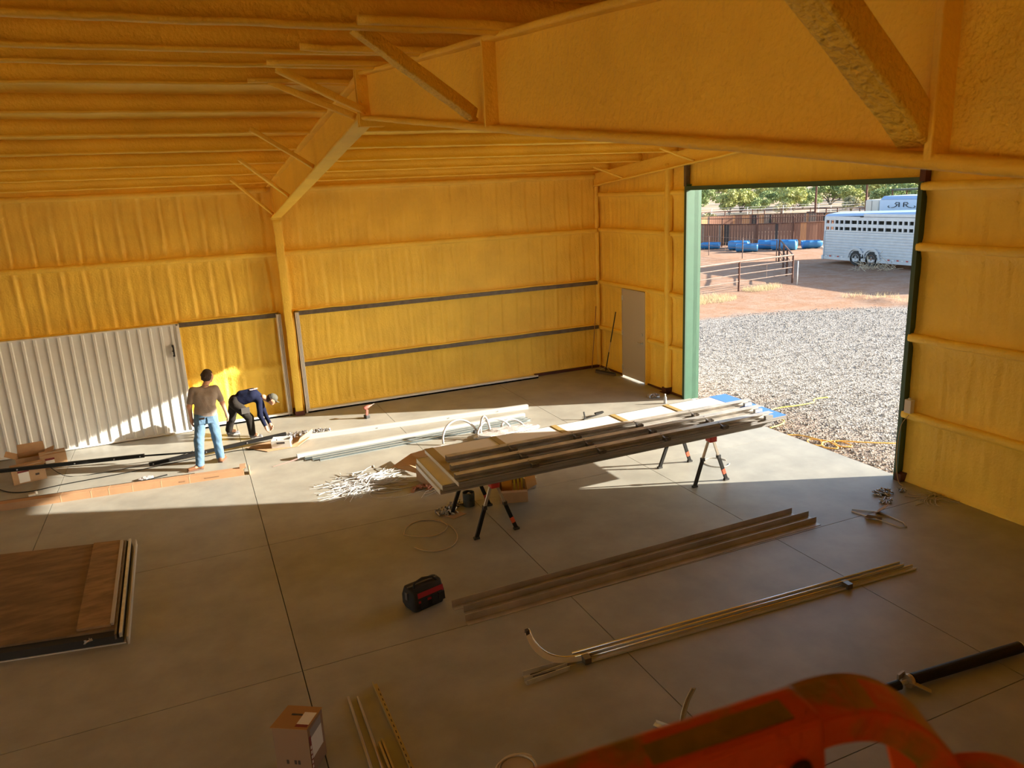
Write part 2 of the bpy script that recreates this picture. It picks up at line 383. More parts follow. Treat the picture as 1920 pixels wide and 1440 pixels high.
# unseen walls behind and left of camera; open bays added for sky light
wf = MB()
for x0, x1, z0, z1 in [(XL, -21.5, 0, 5.1), (-21.5, -15.0, 4.4, 5.1), (-15.0, 0.2, 0, 5.1)]:
    wf.span(x0, x1, YF-.2, YF, z0, z1)
struct('wall_front', wf, FOAM)
wl = MB()
for y0, y1, z0, z1 in [(.3, -4.5, 0, 5.4), (-4.5, -13.5, 4.3, 5.8), (-13.5, YF-.2, 0, 5.4)]:
    wl.span(XL-.2, XL, y0, y1, z0, z1)
struct('wall_left', wl, FOAM)

# ------------------------------------------------------------------ outdoors
def gravel_mat():
    m = bpy.data.materials.new('yard_ground'); m.use_nodes = True; t = m.node_tree; b = t.nodes['Principled BSDF']
    b.inputs['Roughness'].default_value = .95; b.inputs['Specular IOR Level'].default_value = .15
    tc = nd(t, 'ShaderNodeTexCoord'); P = tc.outputs['Object']
    def noise(scale, detail=5, rough=.6):
        n = nd(t, 'ShaderNodeTexNoise'); n.inputs['Scale'].default_value = scale; n.inputs['Detail'].default_value = detail; n.inputs['Roughness'].default_value = rough
        t.links.new(P, n.inputs['Vector']); return n.outputs[0]
    def ramp(src, a, ca, b_, cb):
        r_ = nd(t, 'ShaderNodeValToRGB'); t.links.new(src, r_.inputs[0]); e = r_.color_ramp.elements
        e[0].position = a; e[0].color = (*ca, 1); e[1].position = b_; e[1].color = (*cb, 1); return r_.outputs[0]
    def mix(f, a, b_):
        x = nd(t, 'ShaderNodeMix', data_type='RGBA'); t.links.new(f, x.inputs[0]); t.links.new(a, x.inputs[6]); t.links.new(b_, x.inputs[7]); return x.outputs[2]
    def mth(op, a, b_=None):
        x = nd(t, 'ShaderNodeMath', operation=op)
        if isinstance(a, (int, float)): x.inputs[0].default_value = a
        else: t.links.new(a, x.inputs[0])
        if b_ is not None:
            if isinstance(b_, (int, float)): x.inputs[1].default_value = b_
            else: t.links.new(b_, x.inputs[1])
        return x.outputs[0]
    # distance from the middle of the gravel pad
    vd = nd(t, 'ShaderNodeVectorMath', operation='DISTANCE'); t.links.new(P, vd.inputs[0]); vd.inputs[1].default_value = (7, -7, 0)
    edge = mth('ADD', vd.outputs['Value'], mth('MULTIPLY', noise(.45, 4), 2.2))
    pad = nd(t, 'ShaderNodeMapRange'); t.links.new(edge, pad.inputs[0]); pad.inputs[1].default_value = 12.3; pad.inputs[2].default_value = 13.1
    pad.inputs[3].default_value = 1; pad.inputs[4].default_value = 0
    vor = nd(t, 'ShaderNodeTexVoronoi'); vor.inputs['Scale'].default_value = 26; t.links.new(P, vor.inputs['Vector'])
    sp = nd(t, 'ShaderNodeSeparateColor'); t.links.new(vor.outputs['Color'], sp.inputs[0])
    stones = ramp(sp.outputs[0], .05, (.13, .115, .10), .95, (.37, .35, .325))
    dirtg = ramp(noise(3.5, 6, .7), .35, (.21, .13, .08), .65, (.34, .245, .175))
    nearm = mth('ADD', noise(1.1, 4), 0.0)
    sx = nd(t, 'ShaderNodeSeparateXYZ'); t.links.new(P, sx.inputs[0])
    nx = nd(t, 'ShaderNodeMapRange'); t.links.new(mth('ADD', sx.outputs[0], mth('MULTIPLY', nearm, 3.)), nx.inputs[0]); nx.inputs[1].default_value = 1.6; nx.inputs[2].default_value = 3.6
    nx.inputs[3].default_value = .75; nx.inputs[4].default_value = 0.
    gr = mix(nx.outputs[0], stones, dirtg)
    dirt = mix(noise(.5, 5), ramp(noise(6, 6, .75), .35, (.25, .145, .09), .65, (.37, .25, .18)), ramp(noise(1.3, 5), .4, (.31, .15, .075), .6, (.36, .235, .165)))
    far = ramp(noise(.11, 4), .4, (.40, .285, .225), .6, (.31, .255, .165))
    fm = nd(t, 'ShaderNodeMapRange'); t.links.new(vd.outputs['Value'], fm.inputs[0]); fm.inputs[1].default_value = 45; fm.inputs[2].default_value = 75
    base = mix(pad.outputs[0], mix(fm.outputs[0], dirt, far), gr)
    t.links.new(base, b.inputs['Base Color'])
    bp = nd(t, 'ShaderNodeBump'); bp.inputs['Strength'].default_value = .7; bp.inputs['Distance'].default_value = .03
    t.links.new(mth('ADD', mth('MULTIPLY', vor.outputs['Distance'], pad.outputs[0]), noise(9, 6, .7)), bp.inputs['Height']); t.links.new(bp.outputs[0], b.inputs['Normal'])
    return m
GROUND = gravel_mat()
GZ = -.12
# yard surface: fine grid near the door, with ruts, a low berm, then flat desert
xa = np.concatenate([np.linspace(.12, 40, 130), np.linspace(42, 110, 20), [200, 420, 900]]); ya_ = np.concatenate([[-500, -120, -60], np.linspace(-30, 40, 180), np.linspace(45, 120, 15), [250, 500, 900]])
X_, Y_ = np.meshgrid(xa, ya_, indexing='ij')
Zg = GZ+.02*wav(X_*.8, Y_*.8, 0, 51)+.03*wav(X_*.15, Y_*.15, 0, 52)
Zg = Zg+.16*np.exp(-((X_-14.6-.25*np.sin(Y_*1.3))/.45)**2)*np.clip((5.5-Y_)/1.5, 0, 1)*np.clip((Y_+6)/2, 0, 1)*(.7+.4*np.sin(Y_*4))
Zg = np.where((X_ < 1), GZ+.0*X_, Zg); Zg = np.where(X_ > 60, GZ, Zg); Zg = np.minimum(Zg, .15)
g_ = mk('ground', np.stack([X_, Y_, Zg], -1).reshape(-1, 3).tolist(), MB().grid(np.stack([X_, Y_, Zg], -1)).f, GROUND, smooth=True); st(g_)
obj('ground_apron', MB().span(-500, .12, -500, YF-.2, GZ-.1, GZ).span(-500, .12, .3, 900, GZ-.1, GZ).span(-500, XL-.2, YF-.2, .3, GZ-.1, GZ), mat('dirt_apron', (.42, .30, .22), .95), g_)

# loose stones on the gravel pad
n = 15000
sx_ = .42+13*rng.random(n)**1.5; sy_ = -9.5+15.5*rng.random(n); k_ = ((sx_-7)**2+(sy_+7)**2) < 11.6**2; sx_, sy_ = sx_[k_], sy_[k_]; n = len(sx_)
oct_ = np.array([(1, 0, 0), (0, 1, 0), (-1, 0, 0), (0, -1, 0), (0, 0, 1), (0, 0, -1)], float)
sz_ = .012+.02*rng.random((n, 1, 1)); V = oct_[None]*sz_*(.6+.8*rng.random((n, 6, 1)))*np.array([1, 1, .75])
ang = rng.random(n)*6.28; ca, sa = np.cos(ang)[:, None], np.sin(ang)[:, None]
V = np.stack([V[:, :, 0]*ca-V[:, :, 1]*sa+sx_[:, None], V[:, :, 0]*sa+V[:, :, 1]*ca+sy_[:, None], V[:, :, 2]+GZ+.018], -1).reshape(-1, 3)
of = np.array([(0, 1, 4), (1, 2, 4), (2, 3, 4), (3, 0, 4), (1, 0, 5), (2, 1, 5), (3, 2, 5), (0, 3, 5)])
Fq = (of[None]+np.arange(n)[:, None, None]*6).reshape(-1, 3)
STONE = mat('grey_stone', (.37, .35, .32), .9, c2=(.14, .12, .105), vscale=35, vlo=.42, vhi=.58)
gv = mk('gravel', V.tolist(), Fq.tolist(), STONE)
tag(gv, 'loose grey and tan gravel stones spread over the yard outside the doorway', 'gravel', kind='stuff')

RUST = mat('rusty_pipe', (.13, .06, .04), .75, .3, var=.25, vscale=6); RUSTL = mat('worn_pipe', (.17, .11, .085), .7, .1, var=.2, vscale=5)
def H(p, z=GZ): return (p[0], p[1], z)
def pipe_fence(name, label, posts, hts, zt, wb, m_post, m_rail, r=.028, rr=.02, group=None, topcap=True):
    t = thing(name, label, 'fence', H(posts[0]), group)
    for p in posts: obj('post', MB().tube([(p[0], p[1], GZ-.05), (p[0], p[1], GZ+zt)], r, 8), m_post, t)
    for i in range(len(posts)-1):
        a, b = posts[i], posts[i+1]
        for h in hts: obj('rail', MB().tube([(a[0], a[1], GZ+h), (b[0], b[1], GZ+h)], rr if h < zt-.02 else r, 6), m_rail, t)
        nb = max(1, int(math.hypot(b[0]-a[0], b[1]-a[1])/wb))
        for j in range(1, nb):
            f = j/nb; x, y = a[0]+(b[0]-a[0])*f, a[1]+(b[1]-a[1])*f
            obj('spacer', MB().tube([(x, y, GZ+hts[0]), (x, y, GZ+hts[-2])], .012, 5), m_rail, t)
    return t
pipe_fence('pipe_fence', 'rusty pipe rail corral fence nearest the gravel yard with tall corner post', [(5.5, 8.0), (9.0, 8.7), (12.32, 9.36), (15.78, 9.85)], (.42, .72, 1.02, 1.27), 1.28, 1.7, RUST, RUSTL, .045, .022)
t = thing('pipe_gate_run', 'rusty pipe fence run heading away from the corral corner post', 'fence', H((17.4, 11.9)))
for p in [(17.45, 12.0), (19.74, 14.71), (21.89, 17.38)]: obj('post', MB().tube([(p[0], p[1], GZ-.05), (p[0], p[1], GZ+1.28)], .05, 8), RUST, t)
for h in (.35, .6, .85, 1.27): obj('rail', MB().tube([(15.85, 9.95, GZ+h), (21.89, 17.38, GZ+h)], .022 if h < 1.2 else .04, 6), RUST, t)
pipe_fence('pipe_fence', 'thin far corral rails running behind the blue barrels posts', [(21.9, 17.6), (21.85, 20.47), (21.9, 23.79), (21.7, 28.0)], (.35, .62, .9, 1.2), 1.25, 1.6, RUSTL, RUSTL, .03, .014)
lone('marker_stake', MB().tube([(15.5, 9.25, GZ-.05), (15.5, 9.25, GZ+1.05)], .022, 8).lathe((15.5, 9.25, GZ+1.05), [(.022, 0), (.015, .012), (0, .015)], 8), mat('white_pvc', (.6, .6, .58), .5), 'thin white stake standing upright beside the rusty corral corner post', 'stake', smooth=True)

# round pen: wooden boards in a pipe frame
PC = (33.6, 31.2); PR = 7.8
pen = thing('round_pen', 'round livestock pen walled with vertical brown planks in rusty pipe frame', 'pen', H(PC))
bmat = [mat('plank_red_brown', (.22, .105, .065), .85, var=.2, stretch=(6, 6, .6)), mat('plank_dark', (.06, .045, .038), .9, var=.2), mat('plank_orange', (.42, .20, .09), .85, var=.2, stretch=(6, 6, .6)), mat('plank_grey', (.24, .165, .12), .9, var=.2)]
nb = 232; wb = 2*math.pi*PR/nb; protos = []
for k in range(4):
    me = MB().box((PC[0], PC[1], GZ+.86), (.03, wb*.93, 1.46)); o = obj('plank', me, bmat[k], pen); o.location = (0, 0, 0); protos.append(o)
used = [False]*4
last = 0
for i in range(nb):
    a = 2*math.pi*i/nb
    k = rng.choice(4, p=[.55, .15, .12, .18]) if rng.random() < .6 else last
    last = k
    o = protos[k] if not used[k] else protos[k].copy()
    if used[k]: col.objects.link(o); o.parent = pen
    used[k] = True
    o.location = (PR*math.cos(a), PR*math.sin(a), rng.uniform(-.01, .01)); o.rotation_euler = (0, 0, a)
def ring(z, r, R0=PR): return MB().tube([(PC[0]+R0*math.cos(2*math.pi*k/64), PC[1]+R0*math.sin(2*math.pi*k/64), z) for k in range(64)], r, 6, closed=True)
for z, r in ((.02, .035), (1.50, .035), (1.90, .03)): obj('ring_rail', ring(z, r, PR+.05), RUST, pen)
for i in range(20):
    a = 2*math.pi*(i+.3)/20
    obj('post', MB().tube([(PC[0]+(PR+.08)*math.cos(a), PC[1]+(PR+.08)*math.sin(a), GZ), (PC[0]+(PR+.08)*math.cos(a), PC[1]+(PR+.08)*math.sin(a), 1.95)], .045, 6), RUST, pen)
for v in pen.children: pass

# blue barrels cut into feed troughs
BLUE = mat('blue_plastic', (.05, .23, .50), .4, var=.06)
def trough(x, y, rz, L, r, cut, label):
    t = thing('barrel_trough', label, 'barrel', (x, y, GZ+.05), 'blue barrels by the round pen')
    m = MB(); n = 14; a0 = R(-cut); a1 = R(180+cut); V = []; F = []
    prof = [(-L/2, r*.0), (-L/2, r*.86), (-L/2+.04, r), (-L/2+.28*L, r), (-L/2+.30*L, r*1.03), (-L/2+.32*L, r), (L/2-.32*L, r), (L/2-.30*L, r*1.03), (L/2-.28*L, r), (L/2-.04, r), (L/2, r*.86), (L/2, 0)]
    c, s_ = math.cos(rz), math.sin(rz)
    for px, pr in prof:
        for k in range(n+1):
            a = -(a0+(a1-a0)*k/n); u = pr*math.cos(a); z = pr*math.sin(a)+r
            V.append((x+px*c-u*s_, y+px*s_+u*c, GZ+.02+z))
    for i in range(len(prof)-1):
        for k in range(n): F.append((i*(n+1)+k, i*(n+1)+k+1, (i+1)*(n+1)+k+1, (i+1)*(n+1)+k))
    b = mk('barrel_shell', V, F, BLUE, t, smooth=True); sl = b.modifiers.new('thick', 'SOLIDIFY'); sl.thickness = .03
    for e in (-.3, .3):
        ex, ey = x+e*L*c, y+e*L*s_
        obj('skid', MB().box((ex, ey, GZ+.02), (.06, r*1.7, .06), rz), mat('skid_wood', (.2, .14, .1), .9), t)
    return t
trough(25.0, 27.6, -.9, 1.25, .34, 14, 'blue barrel trough farthest left, open top and end towards the barn')
trough(25.6, 25.3, -.9, 1.3, .36, 40, 'blue barrel lying closed side up, second from the left')
trough(25.1, 23.9, -.75, 1.35, .36, 20, 'light blue cut barrel nearest the barn, behind the corral post')
trough(27.2, 24.2, -.7, 1.3, .36, 38, 'blue barrel tucked half hidden behind the nearest light barrel')
trough(27.3, 22.8, -.95, 1.55, .38, 42, 'long blue barrel second from the right end of the row')
trough(29.2, 22.3, -.55, 1.2, .42, 10, 'blue cut barrel farthest right, standing open by the pen wall')

# livestock trailer
TS = mat('trailer_silver_white', (.54, .58, .62), .35, .25, var=.05); TB = mat('trailer_pale_blue', (.34, .46, .64), .35, .1); TD = mat('trailer_inside_dark', (.05, .05, .045), .9)
RUB = mat('tyre_rubber', (.035, .033, .03), .8); RED = mat('tape_red', (.45, .04, .03), .4)
TX = 22.9; y0, y1 = 1.5, 15.05
tr = thing('livestock_trailer', 'long silver white slat sided livestock trailer with two wheels visible', 'trailer', (24.05, 10, GZ))
obj('body', MB().span(TX+.04, TX+2.25, y0, y1, .22, 1.67).span(TX+.04, TX+2.25, y0, y1, 2.24, 2.40), TS, tr)
obj('floor_frame', MB().span(TX, TX+2.3, y0, y1, .12, .27), TS, tr)
for i in range(9): obj('side_slat', MB().prism([(-.01, 0), (-.01, .125), (.035, .09), (.035, .02)], (TX+.04, y1-.05, .36+i*.142), (TX+.04, y0, .36+i*.142)), TS, tr)
obj('inside', MB().span(TX+.5, TX+1.9, y0+.1, y1-.1, 1.6, 2.3), TD, tr)
obj('belt_rail', MB().span(TX, TX+.06, y0, y1, 1.64, 1.70).span(TX, TX+.06, y0, y1, 1.87, 2.04).span(TX, TX+.06, y0, y1, 2.22, 2.42), TS, tr)
yy = y1-.04; k = 0
while yy > y0:
    obj('slot_post', MB().span(TX-.005, TX+.06, yy-.045, yy+.045, 1.68, 2.24), TS, tr); yy -= (.31, .31, .31, .33, .44, .44)[k % 6]; k += 1
rf = MB(); prof = [(0, 2.40), (.02, 2.46), (.18, 2.53), (1.15, 2.60), (2.12, 2.53), (2.28, 2.46), (2.30, 2.40)]
rf.prism([(-u, v) for u, v in prof][::-1], (TX, y1+.02, 0), (TX, y0, 0)); V = rf.v
rf = MB(); npf = len(prof)
Vv = [(TX+u, y1+.02, v) for u, v in prof]+[(TX+u, 9.0, v+.16) for u, v in prof]+[(TX+u, y0, v+.16) for u, v in prof]
Ff = [(s_*npf+i, s_*npf+i+1, (s_+1)*npf+i+1, (s_+1)*npf+i) for s_ in (0, 1) for i in range(npf-1)]+[tuple(range(npf))]
rf.add(Vv, Ff); obj('roof', rf, TB, tr)
obj('top_band', MB().span(TX, TX+.06, y0, 12.5, 2.40, 2.56), TS, tr)
obj('rear_bumper', MB().span(TX-.03, TX+2.3, y1, y1+.12, .1, .32).span(TX, TX+.1, y1, y1+.05, .3, 2.4), TS, tr)
obj('marker_light', MB().box((TX-.02, 12.6, 2.43), (.05, .16, .07)), RUB, tr)
for i in range(28):
    yq = y1-.15-i*.27
    if 11.2 < yq < 13.7: continue
    obj('reflector_tape', MB().span(TX-.012, TX, yq-.12, yq, .27, .33), RED if i % 2 else mat('tape_white', (.7, .7, .7), .3), tr)
fe = MB()
for yc in (12.86, 11.86):
    pts = [(TX-.03, yc+.50*math.cos(R(a)), .30+.50*math.sin(R(a))) for a in range(0, 181, 12)]
    for i in range(len(pts)-1): fe.beam(pts[i], pts[i+1], .12, .045, (1, 0, 0))
obj('fender', fe, TS, tr)
for k_, yc in enumerate((12.86, 11.86)):
    wh = obj('wheel', MB().lathe((TX+.12, yc, .28), [(.0, -.11), (.25, -.12), (.36, -.12), (.395, -.07), (.395, .07), (.36, .12), (.2, .12)], 28, (1, 0, 0)), RUB, tr, smooth=False)
    obj('rim', MB().lathe((TX+.0, yc, .28), [(0, -.015), (.05, -.03), (.07, .0), (.12, .03), (.2, .0), (.215, -.03), (.215, .05)], 20, (1, 0, 0)), mat('rim_grey', (.4, .39, .37), .5, .5) if k_ == 0 else mat('rim_rusty', (.30, .20, .15), .7, .3), wh, smooth=True)
# mirrored RR style brand on the box trailer parked behind
bt = thing('box_trailer', 'tall pale blue trailer with black brand mark parked behind the livestock trailer', 'trailer', (27.2, 11, GZ))
obj('box_body', MB().span(26.0, 28.4, 3.0, 14.3, .5, 3.17), mat('trailer_box_blue', (.50, .60, .72), .4), bt, bevel=.05)
obj('roof', MB().prism([(0, 0), (.25, .17), (2.2, .17), (2.45, 0)], (25.97, 3.0, 3.165), (25.97, 14.2, 3.165)), TB, bt)
obj('nose_box', MB().span(26.0, 28.2, 14.35, 15.25, .8, 3.15), mat('cream_panel', (.62, .58, .50), .5), bt, bevel=.08)
obj('nose_seam', MB().span(25.98, 26.0, 14.78, 14.81, .9, 3.1), mat('seam_grey', (.3, .28, .25), .6), bt)
BLK = mat('black_vinyl', (.012, .012, .012), .5)
def stroke(pts, w_): # pts (y,z) on the side of the box trailer
    m = MB()
    for i in range(len(pts)-1): m.beam((25.975, pts[i][0], pts[i][1]), (25.975, pts[i+1][0], pts[i+1][1]), .02, w_, (1, 0, 0))
    return m
def arc(cy, cz, ry, rz_, a0, a1, n=9): return [(cy+ry*math.cos(R(a0+(a1-a0)*k/n)), cz+rz_*math.sin(R(a0+(a1-a0)*k/n))) for k in range(n+1)]
mk_ = MB()
# left letter faces left, right letter faces right, with sweeping tails and feet
for yc, sg in ((13.10, 1), (12.62, -1)):
    for part, w_ in (([(yc-sg*.10, 2.76), (yc-sg*.10, 3.00)], .06), (arc(yc-sg*.08, 2.94, sg*.24, .06, 90, -90), .035), ([(yc-sg*.08, 3.0), (yc+sg*.12, 3.0)], .03), (arc(yc+sg*.40, 2.90, sg*.36, .17, 180, 270, 8), .05), (arc(yc+sg*.48, 2.78, sg*.12, .05, -90, 60, 5), .035)):
        q_ = stroke(part, w_); mk_.add(q_.v, q_.f)
obj('brand_mark', mk_, BLK, bt)
for yc in (9.0, 8.0): obj('wheel', MB().lathe((26.1, yc, .28), [(.0, -.12), (.36, -.12), (.395, -.07), (.395, .07), (.36, .12), (0, .12)], 20, (1, 0, 0)), RUB, bt)

# far ranch gate, canopy, shed, wire fence
gt = thing('ranch_gate_frame', 'tall dark pipe gateway frame standing beyond the round pen', 'gate', (49.3, 42.3, GZ))
ga, gb = (49.33, 42.31), (54.02, 40.34)
obj('post', MB().tube([(*ga, GZ), (*ga, 3.65)], .10, 8), RUST, gt); obj('post', MB().tube([(*gb, GZ), (*gb, 3.7)], .10, 8), RUST, gt)
obj('crossbeam', MB().beam((ga[0]-.9, ga[1]+.4, 3.68), (gb[0]+1.6, gb[1]-.7, 3.72), .14, .14), RUST, gt)
obj('gate_sign', MB().box((49.0, 42.5, .9), (.9, .1, .5), -.4).box((49.0, 42.5, .3), (.9, .1, .3), -.4), mat('sign_dark', (.06, .05, .045), .8), gt)
cn = thing('canopy', 'small dark flat roofed shade canopy behind the trailers at right', 'shelter', (53.0, 34.9, GZ))
obj('canopy_roof', MB().box((53.8, 34.4, 3.0), (3.8, 2.4, .16), -.4), mat('canopy_green_black', (.04, .06, .045), .6), cn)
for p in [(52.4, 35.9), (55.4, 34.6), (52.2, 34.2), (55.0, 33.0)]: obj('post', MB().tube([(*p, GZ), (*p, 3.0)], .06, 6), RUST, cn)
sh = thing('white_shed', 'small pale metal shed far off at the left edge of the doorway', 'shed', (118, 158, GZ))
obj('shed_wall', MB().box((118, 158, 1.3), (10.0, 6.0, 2.8), .85), mat('shed_white', (.66, .66, .68), .5), sh, bevel=.03)
obj('shed_roof', MB().box((118, 158, 2.85), (10.6, 6.6, .3), .85), mat('shed_roof_grey', (.5, .52, .56), .5), sh)
obj('shed_window', MB().box((115.9, 155.8, 1.9), (1.6, .5, .8), .85), TD, sh)
for nm, pts, lab in (('wire_fence', [(44, 52), (52, 48.5), (60, 45), (66, 42)], 'thin white post and wire fence on the flats past the gateway'), ('wire_fence', [(40, 60), (48, 57), (56, 54), (64, 51)], 'pale wire fence among the desert shrubs beyond the round pen')):
    t = thing(nm, lab, 'fence', H(pts[0]))
    for i in range(len(pts)-1):
        for f in (0, .5):
            x = pts[i][0]+(pts[i+1][0]-pts[i][0])*f; y = pts[i][1]+(pts[i+1][1]-pts[i][1])*f
            obj('post', MB().tube([(x, y, GZ), (x, y, 1.45)], .035, 5), MATS['white_pvc'], t)
    for h in (.7, 1.1, 1.42): obj('wire', MB().tube([(*p, h) for p in pts], .014, 4), MATS['white_pvc'], t)
pipe_fence('pipe_fence', 'long dark pipe rail fence crossing behind the round pen', [(35, 58), (41, 52.5), (47, 47), (51, 42.5), (55, 38), (58, 34)], (.5, 1.0, 1.45), 1.5, 20, RUST, RUST, .06, .035)

# desert trees: leafy clumps on branching trunks
LEAF = [mat('palo_verde_leaf', (.40, .42, .15), .8, var=.35, vscale=1.2), mat('mesquite_leaf', (.27, .33, .13), .85, var=.35, vscale=1.2), mat('dry_shrub_leaf', (.40, .37, .20), .85, var=.3, vscale=1.2)]
BARK = mat('tree_bark', (.16, .13, .09), .9)
def tree_meshes(k, rad, h, nl):
    r_ = np.random.default_rng(900+k); nc = 16
    cs = np.stack([r_.normal(0, rad*.42, nc), r_.normal(0, rad*.42, nc), h*(.35+.5*r_.random(nc))], -1)
    cs[:, 2] *= 1-.25*np.clip(np.hypot(cs[:, 0], cs[:, 1])/rad, 0, 1)
    idx = r_.integers(0, nc, nl); d = r_.normal(size=(nl, 3)); d /= np.linalg.norm(d, axis=1)[:, None]
    c = cs[idx]+d*(rad*.30*r_.random((nl, 1))**.4)*np.array([1, 1, .75]); c[:, 2] = np.maximum(c[:, 2], .15)
    a = r_.normal(size=(nl, 3)); a /= np.linalg.norm(a, axis=1)[:, None]; b = np.cross(a, r_.normal(size=(nl, 3))); b /= np.linalg.norm(b, axis=1)[:, None]
    s_ = .10+.14*r_.random((nl, 1))
    V = np.stack([c-a*s_, c+b*s_*.6, c+a*s_, c-b*s_*.6], 1).reshape(-1, 3); F = [(4*i, 4*i+1, 4*i+2, 4*i+3) for i in range(nl)]
    m = MB()
    for i in range(6):
        e = cs[i]; m.tube([(0, 0, -.1), (e[0]*.25, e[1]*.25, e[2]*.4), (e[0]*.9, e[1]*.9, e[2])], [.10, .07, .02], 5)
    return V, F, m
TREES = {}
def tree(x, y, k, s, lab, grp):
    key = k
    if key not in TREES:
        rad, h, nl = [(2.7, 4.0, 2600), (2.9, 3.8, 3000), (1.6, 1.8, 1300)][k]
        V, F, m = tree_meshes(k, rad, h, nl)
        t = thing('desert_tree' if k < 2 else 'desert_shrub', lab, 'tree' if k < 2 else 'shrub', (0, 0, 0), grp)
        mk('crown', V.tolist(), F, LEAF[k], t); obj('trunk', m, BARK, t); TREES[key] = t
    else: t = copy_tree(TREES[key])
    t.location = (x, y, GZ); t.rotation_euler = (0, 0, rng.uniform(0, 6.28)); t.scale = (s, s, s*rng.uniform(.9, 1.1))
GA = ('yellow green feathery desert tree on the flats beyond the pens', 'palo verde trees beyond the pens')
GB = ('darker green rounded desert tree on the flats beyond the pens', 'darker desert trees beyond the pens')
GC = ('low dry olive desert shrub scattered on the pale flats', 'dry shrubs on the flats')
SP = [(27.5, 76.0, 0, .8), (61.2, 70, 0, .9), (66, 73.5, 0, 1.0), (64.5, 68, 1, .6), (69.9, 76, 0, 1.15), (72, 69, 0, .95), (77.4, 73, 1, .85), (82.6, 79, 1, .9), (86, 72, 0, .8), (89.5, 66, 1, 1.0), (80, 60, 1, .9), (86, 58, 1, 1.0), (79, 52, 0, .8), (92, 52, 1, 1.2), (86, 46, 0, 1.0), (78, 44, 1, .8), (105, 84, 0, 1.2), (114, 92, 1, 1.3), (129, 160, 0, 1.6), (140, 172, 0, 1.6), (156, 186, 1, 1.7), (178, 204, 0, 1.8), (186, 190, 1, 1.7), (150, 140, 0, 1.5), (163, 148, 1, 1.6), (160, 130, 1, 1.5), (156, 118, 0, 1.6), (178, 138, 1, 1.7), (120, 110, 0, 1.2), (132, 104, 1, 1.3), (142, 96, 1, 1.3), (128, 88, 0, 1.3), (108, 72, 1, 1.1)]
placed = [(49.3, 42.3, 5), (54, 40.3, 5), (44, 52, 4), (52, 48.5, 4), (60, 45, 4), (66, 42, 4), (40, 60, 4), (48, 57, 4), (56, 54, 4), (64, 51, 4), (46.5, 48, 4), (41, 53, 4), (36, 58, 4), (55, 38, 4), (33.6, 31.2, 9.5), (118, 158, 9), (105, 142, 6), (92, 122, 6), (80, 104, 6), (53.8, 34.4, 3), (27, 10, 7)]
def free(x, y, r_):
    if any(math.hypot(x-a, y-b) < r_+c for a, b, c in placed): return False
    placed.append((x, y, r_)); return True
for x, y, k, s in SP:
    if free(x, y, 2.5*s): tree(x, y, k, s, *(GA if k == 0 else GB))
for i in range(120):
    d = 112+190*rng.random()**1.2; a = R(rng.uniform(31, 56)); x, y = -9.5+d*math.sin(a), -16.7+d*math.cos(a); k = int(rng.integers(0, 2)); s = rng.uniform(.8, 1.3)
    if free(x, y, 4.6*s): tree(x, y, k, s, *(GA if k == 0 else GB))
for i in range(110):
    d = rng.uniform(72, 170); a = R(rng.uniform(31, 56)); x, y = -9.5+d*math.sin(a), -16.7+d*math.cos(a); s = rng.uniform(.5, 1.0)*(1+d/300)
    if free(x, y, 2.3*s): tree(x, y, 2, s, *GC)
# tell the trees of the nearer rows apart by their place
ORD = ['first', 'second', 'third', 'fourth', 'fifth', 'sixth', 'seventh', 'eighth', 'ninth', 'tenth', 'eleventh', 'twelfth', 'thirteenth', 'fourteenth', 'fifteenth', 'sixteenth', 'seventeenth', 'eighteenth', 'nineteenth', 'twentieth']
for (lab, grp), short in ((GA, 'yellow green desert tree'), (GB, 'darker green desert tree'), (GC, 'low dry desert shrub')):
    tt = [o for o in col.objects if o.get('group') == grp]
    D_ = lambda o: math.hypot(o.location.x+9.5, o.location.y+16.7); A_ = lambda o: math.atan2(o.location.x+9.5, o.location.y+16.7)
    tt.sort(key=D_)
    for row, w_ in ((tt[:8], 'nearest'), (tt[8:20], 'middle')):
        for k, o in enumerate(sorted(row, key=A_)): o['label'] = '%s from the left in the %s row beyond the pens, %s' % (ORD[k], w_, short)
    for o in tt[20:]: o['label'] = 'one of the farthest, smallest looking %ss on the flats' % short

# dry grass tufts along the fence and the berm
def grass(name, spots, lab, h=.22):
    m = MB()
    for x, y, r_, n_ in spots: # radius, count
        for _ in range(n_):
            a = rng.uniform(0, 6.28); q_ = r_*math.sqrt(rng.random()); bx, by = x+q_*math.cos(a)*1.6, y+q_*math.sin(a); hh = h*rng.uniform(.4, 1.1); lx, ly = rng.normal(0, .07, 2)
            m.add([(bx-.008, by, GZ), (bx+.008, by, GZ), (bx+lx, by+ly, GZ+hh)], [(0, 1, 2)])
    return tag(obj(name, m, mat('dry_grass', (.33, .275, .15), .9, var=.2)), lab, 'grass', kind='stuff')
grass('dry_grass', [(9.6, 8.1, .9, 900), (8.2, 7.9, .8, 600), (13.2, 9.1, .5, 450), (14.0, 9.3, .4, 200)], 'yellow dry grass tufts growing under the nearest corral rails')
grass('dry_grass', [(14.6, 5.2, .4, 60), (14.9, 4.2, .5, 80), (14.9, 3.0, .4, 50), (15.2, 2.2, .3, 30)], 'sparse pale weeds on the low red dirt berm', .24)
m = MB()
for i in range(22):
    c = (29.5+rng.normal(0, .7), 20.6+rng.normal(0, .9)); m.lathe((c[0], c[1], GZ), [(rng.uniform(.15, .4), 0), (.2, .08), (.05, .14), (0, .15)], 7)
tag(obj('sand_heap', m, mat('pale_sand', (.50, .36, .27), .95, var=.1)), 'low heap of pale sand between the pen and the trailer', 'sand', kind='stuff')
m = MB()
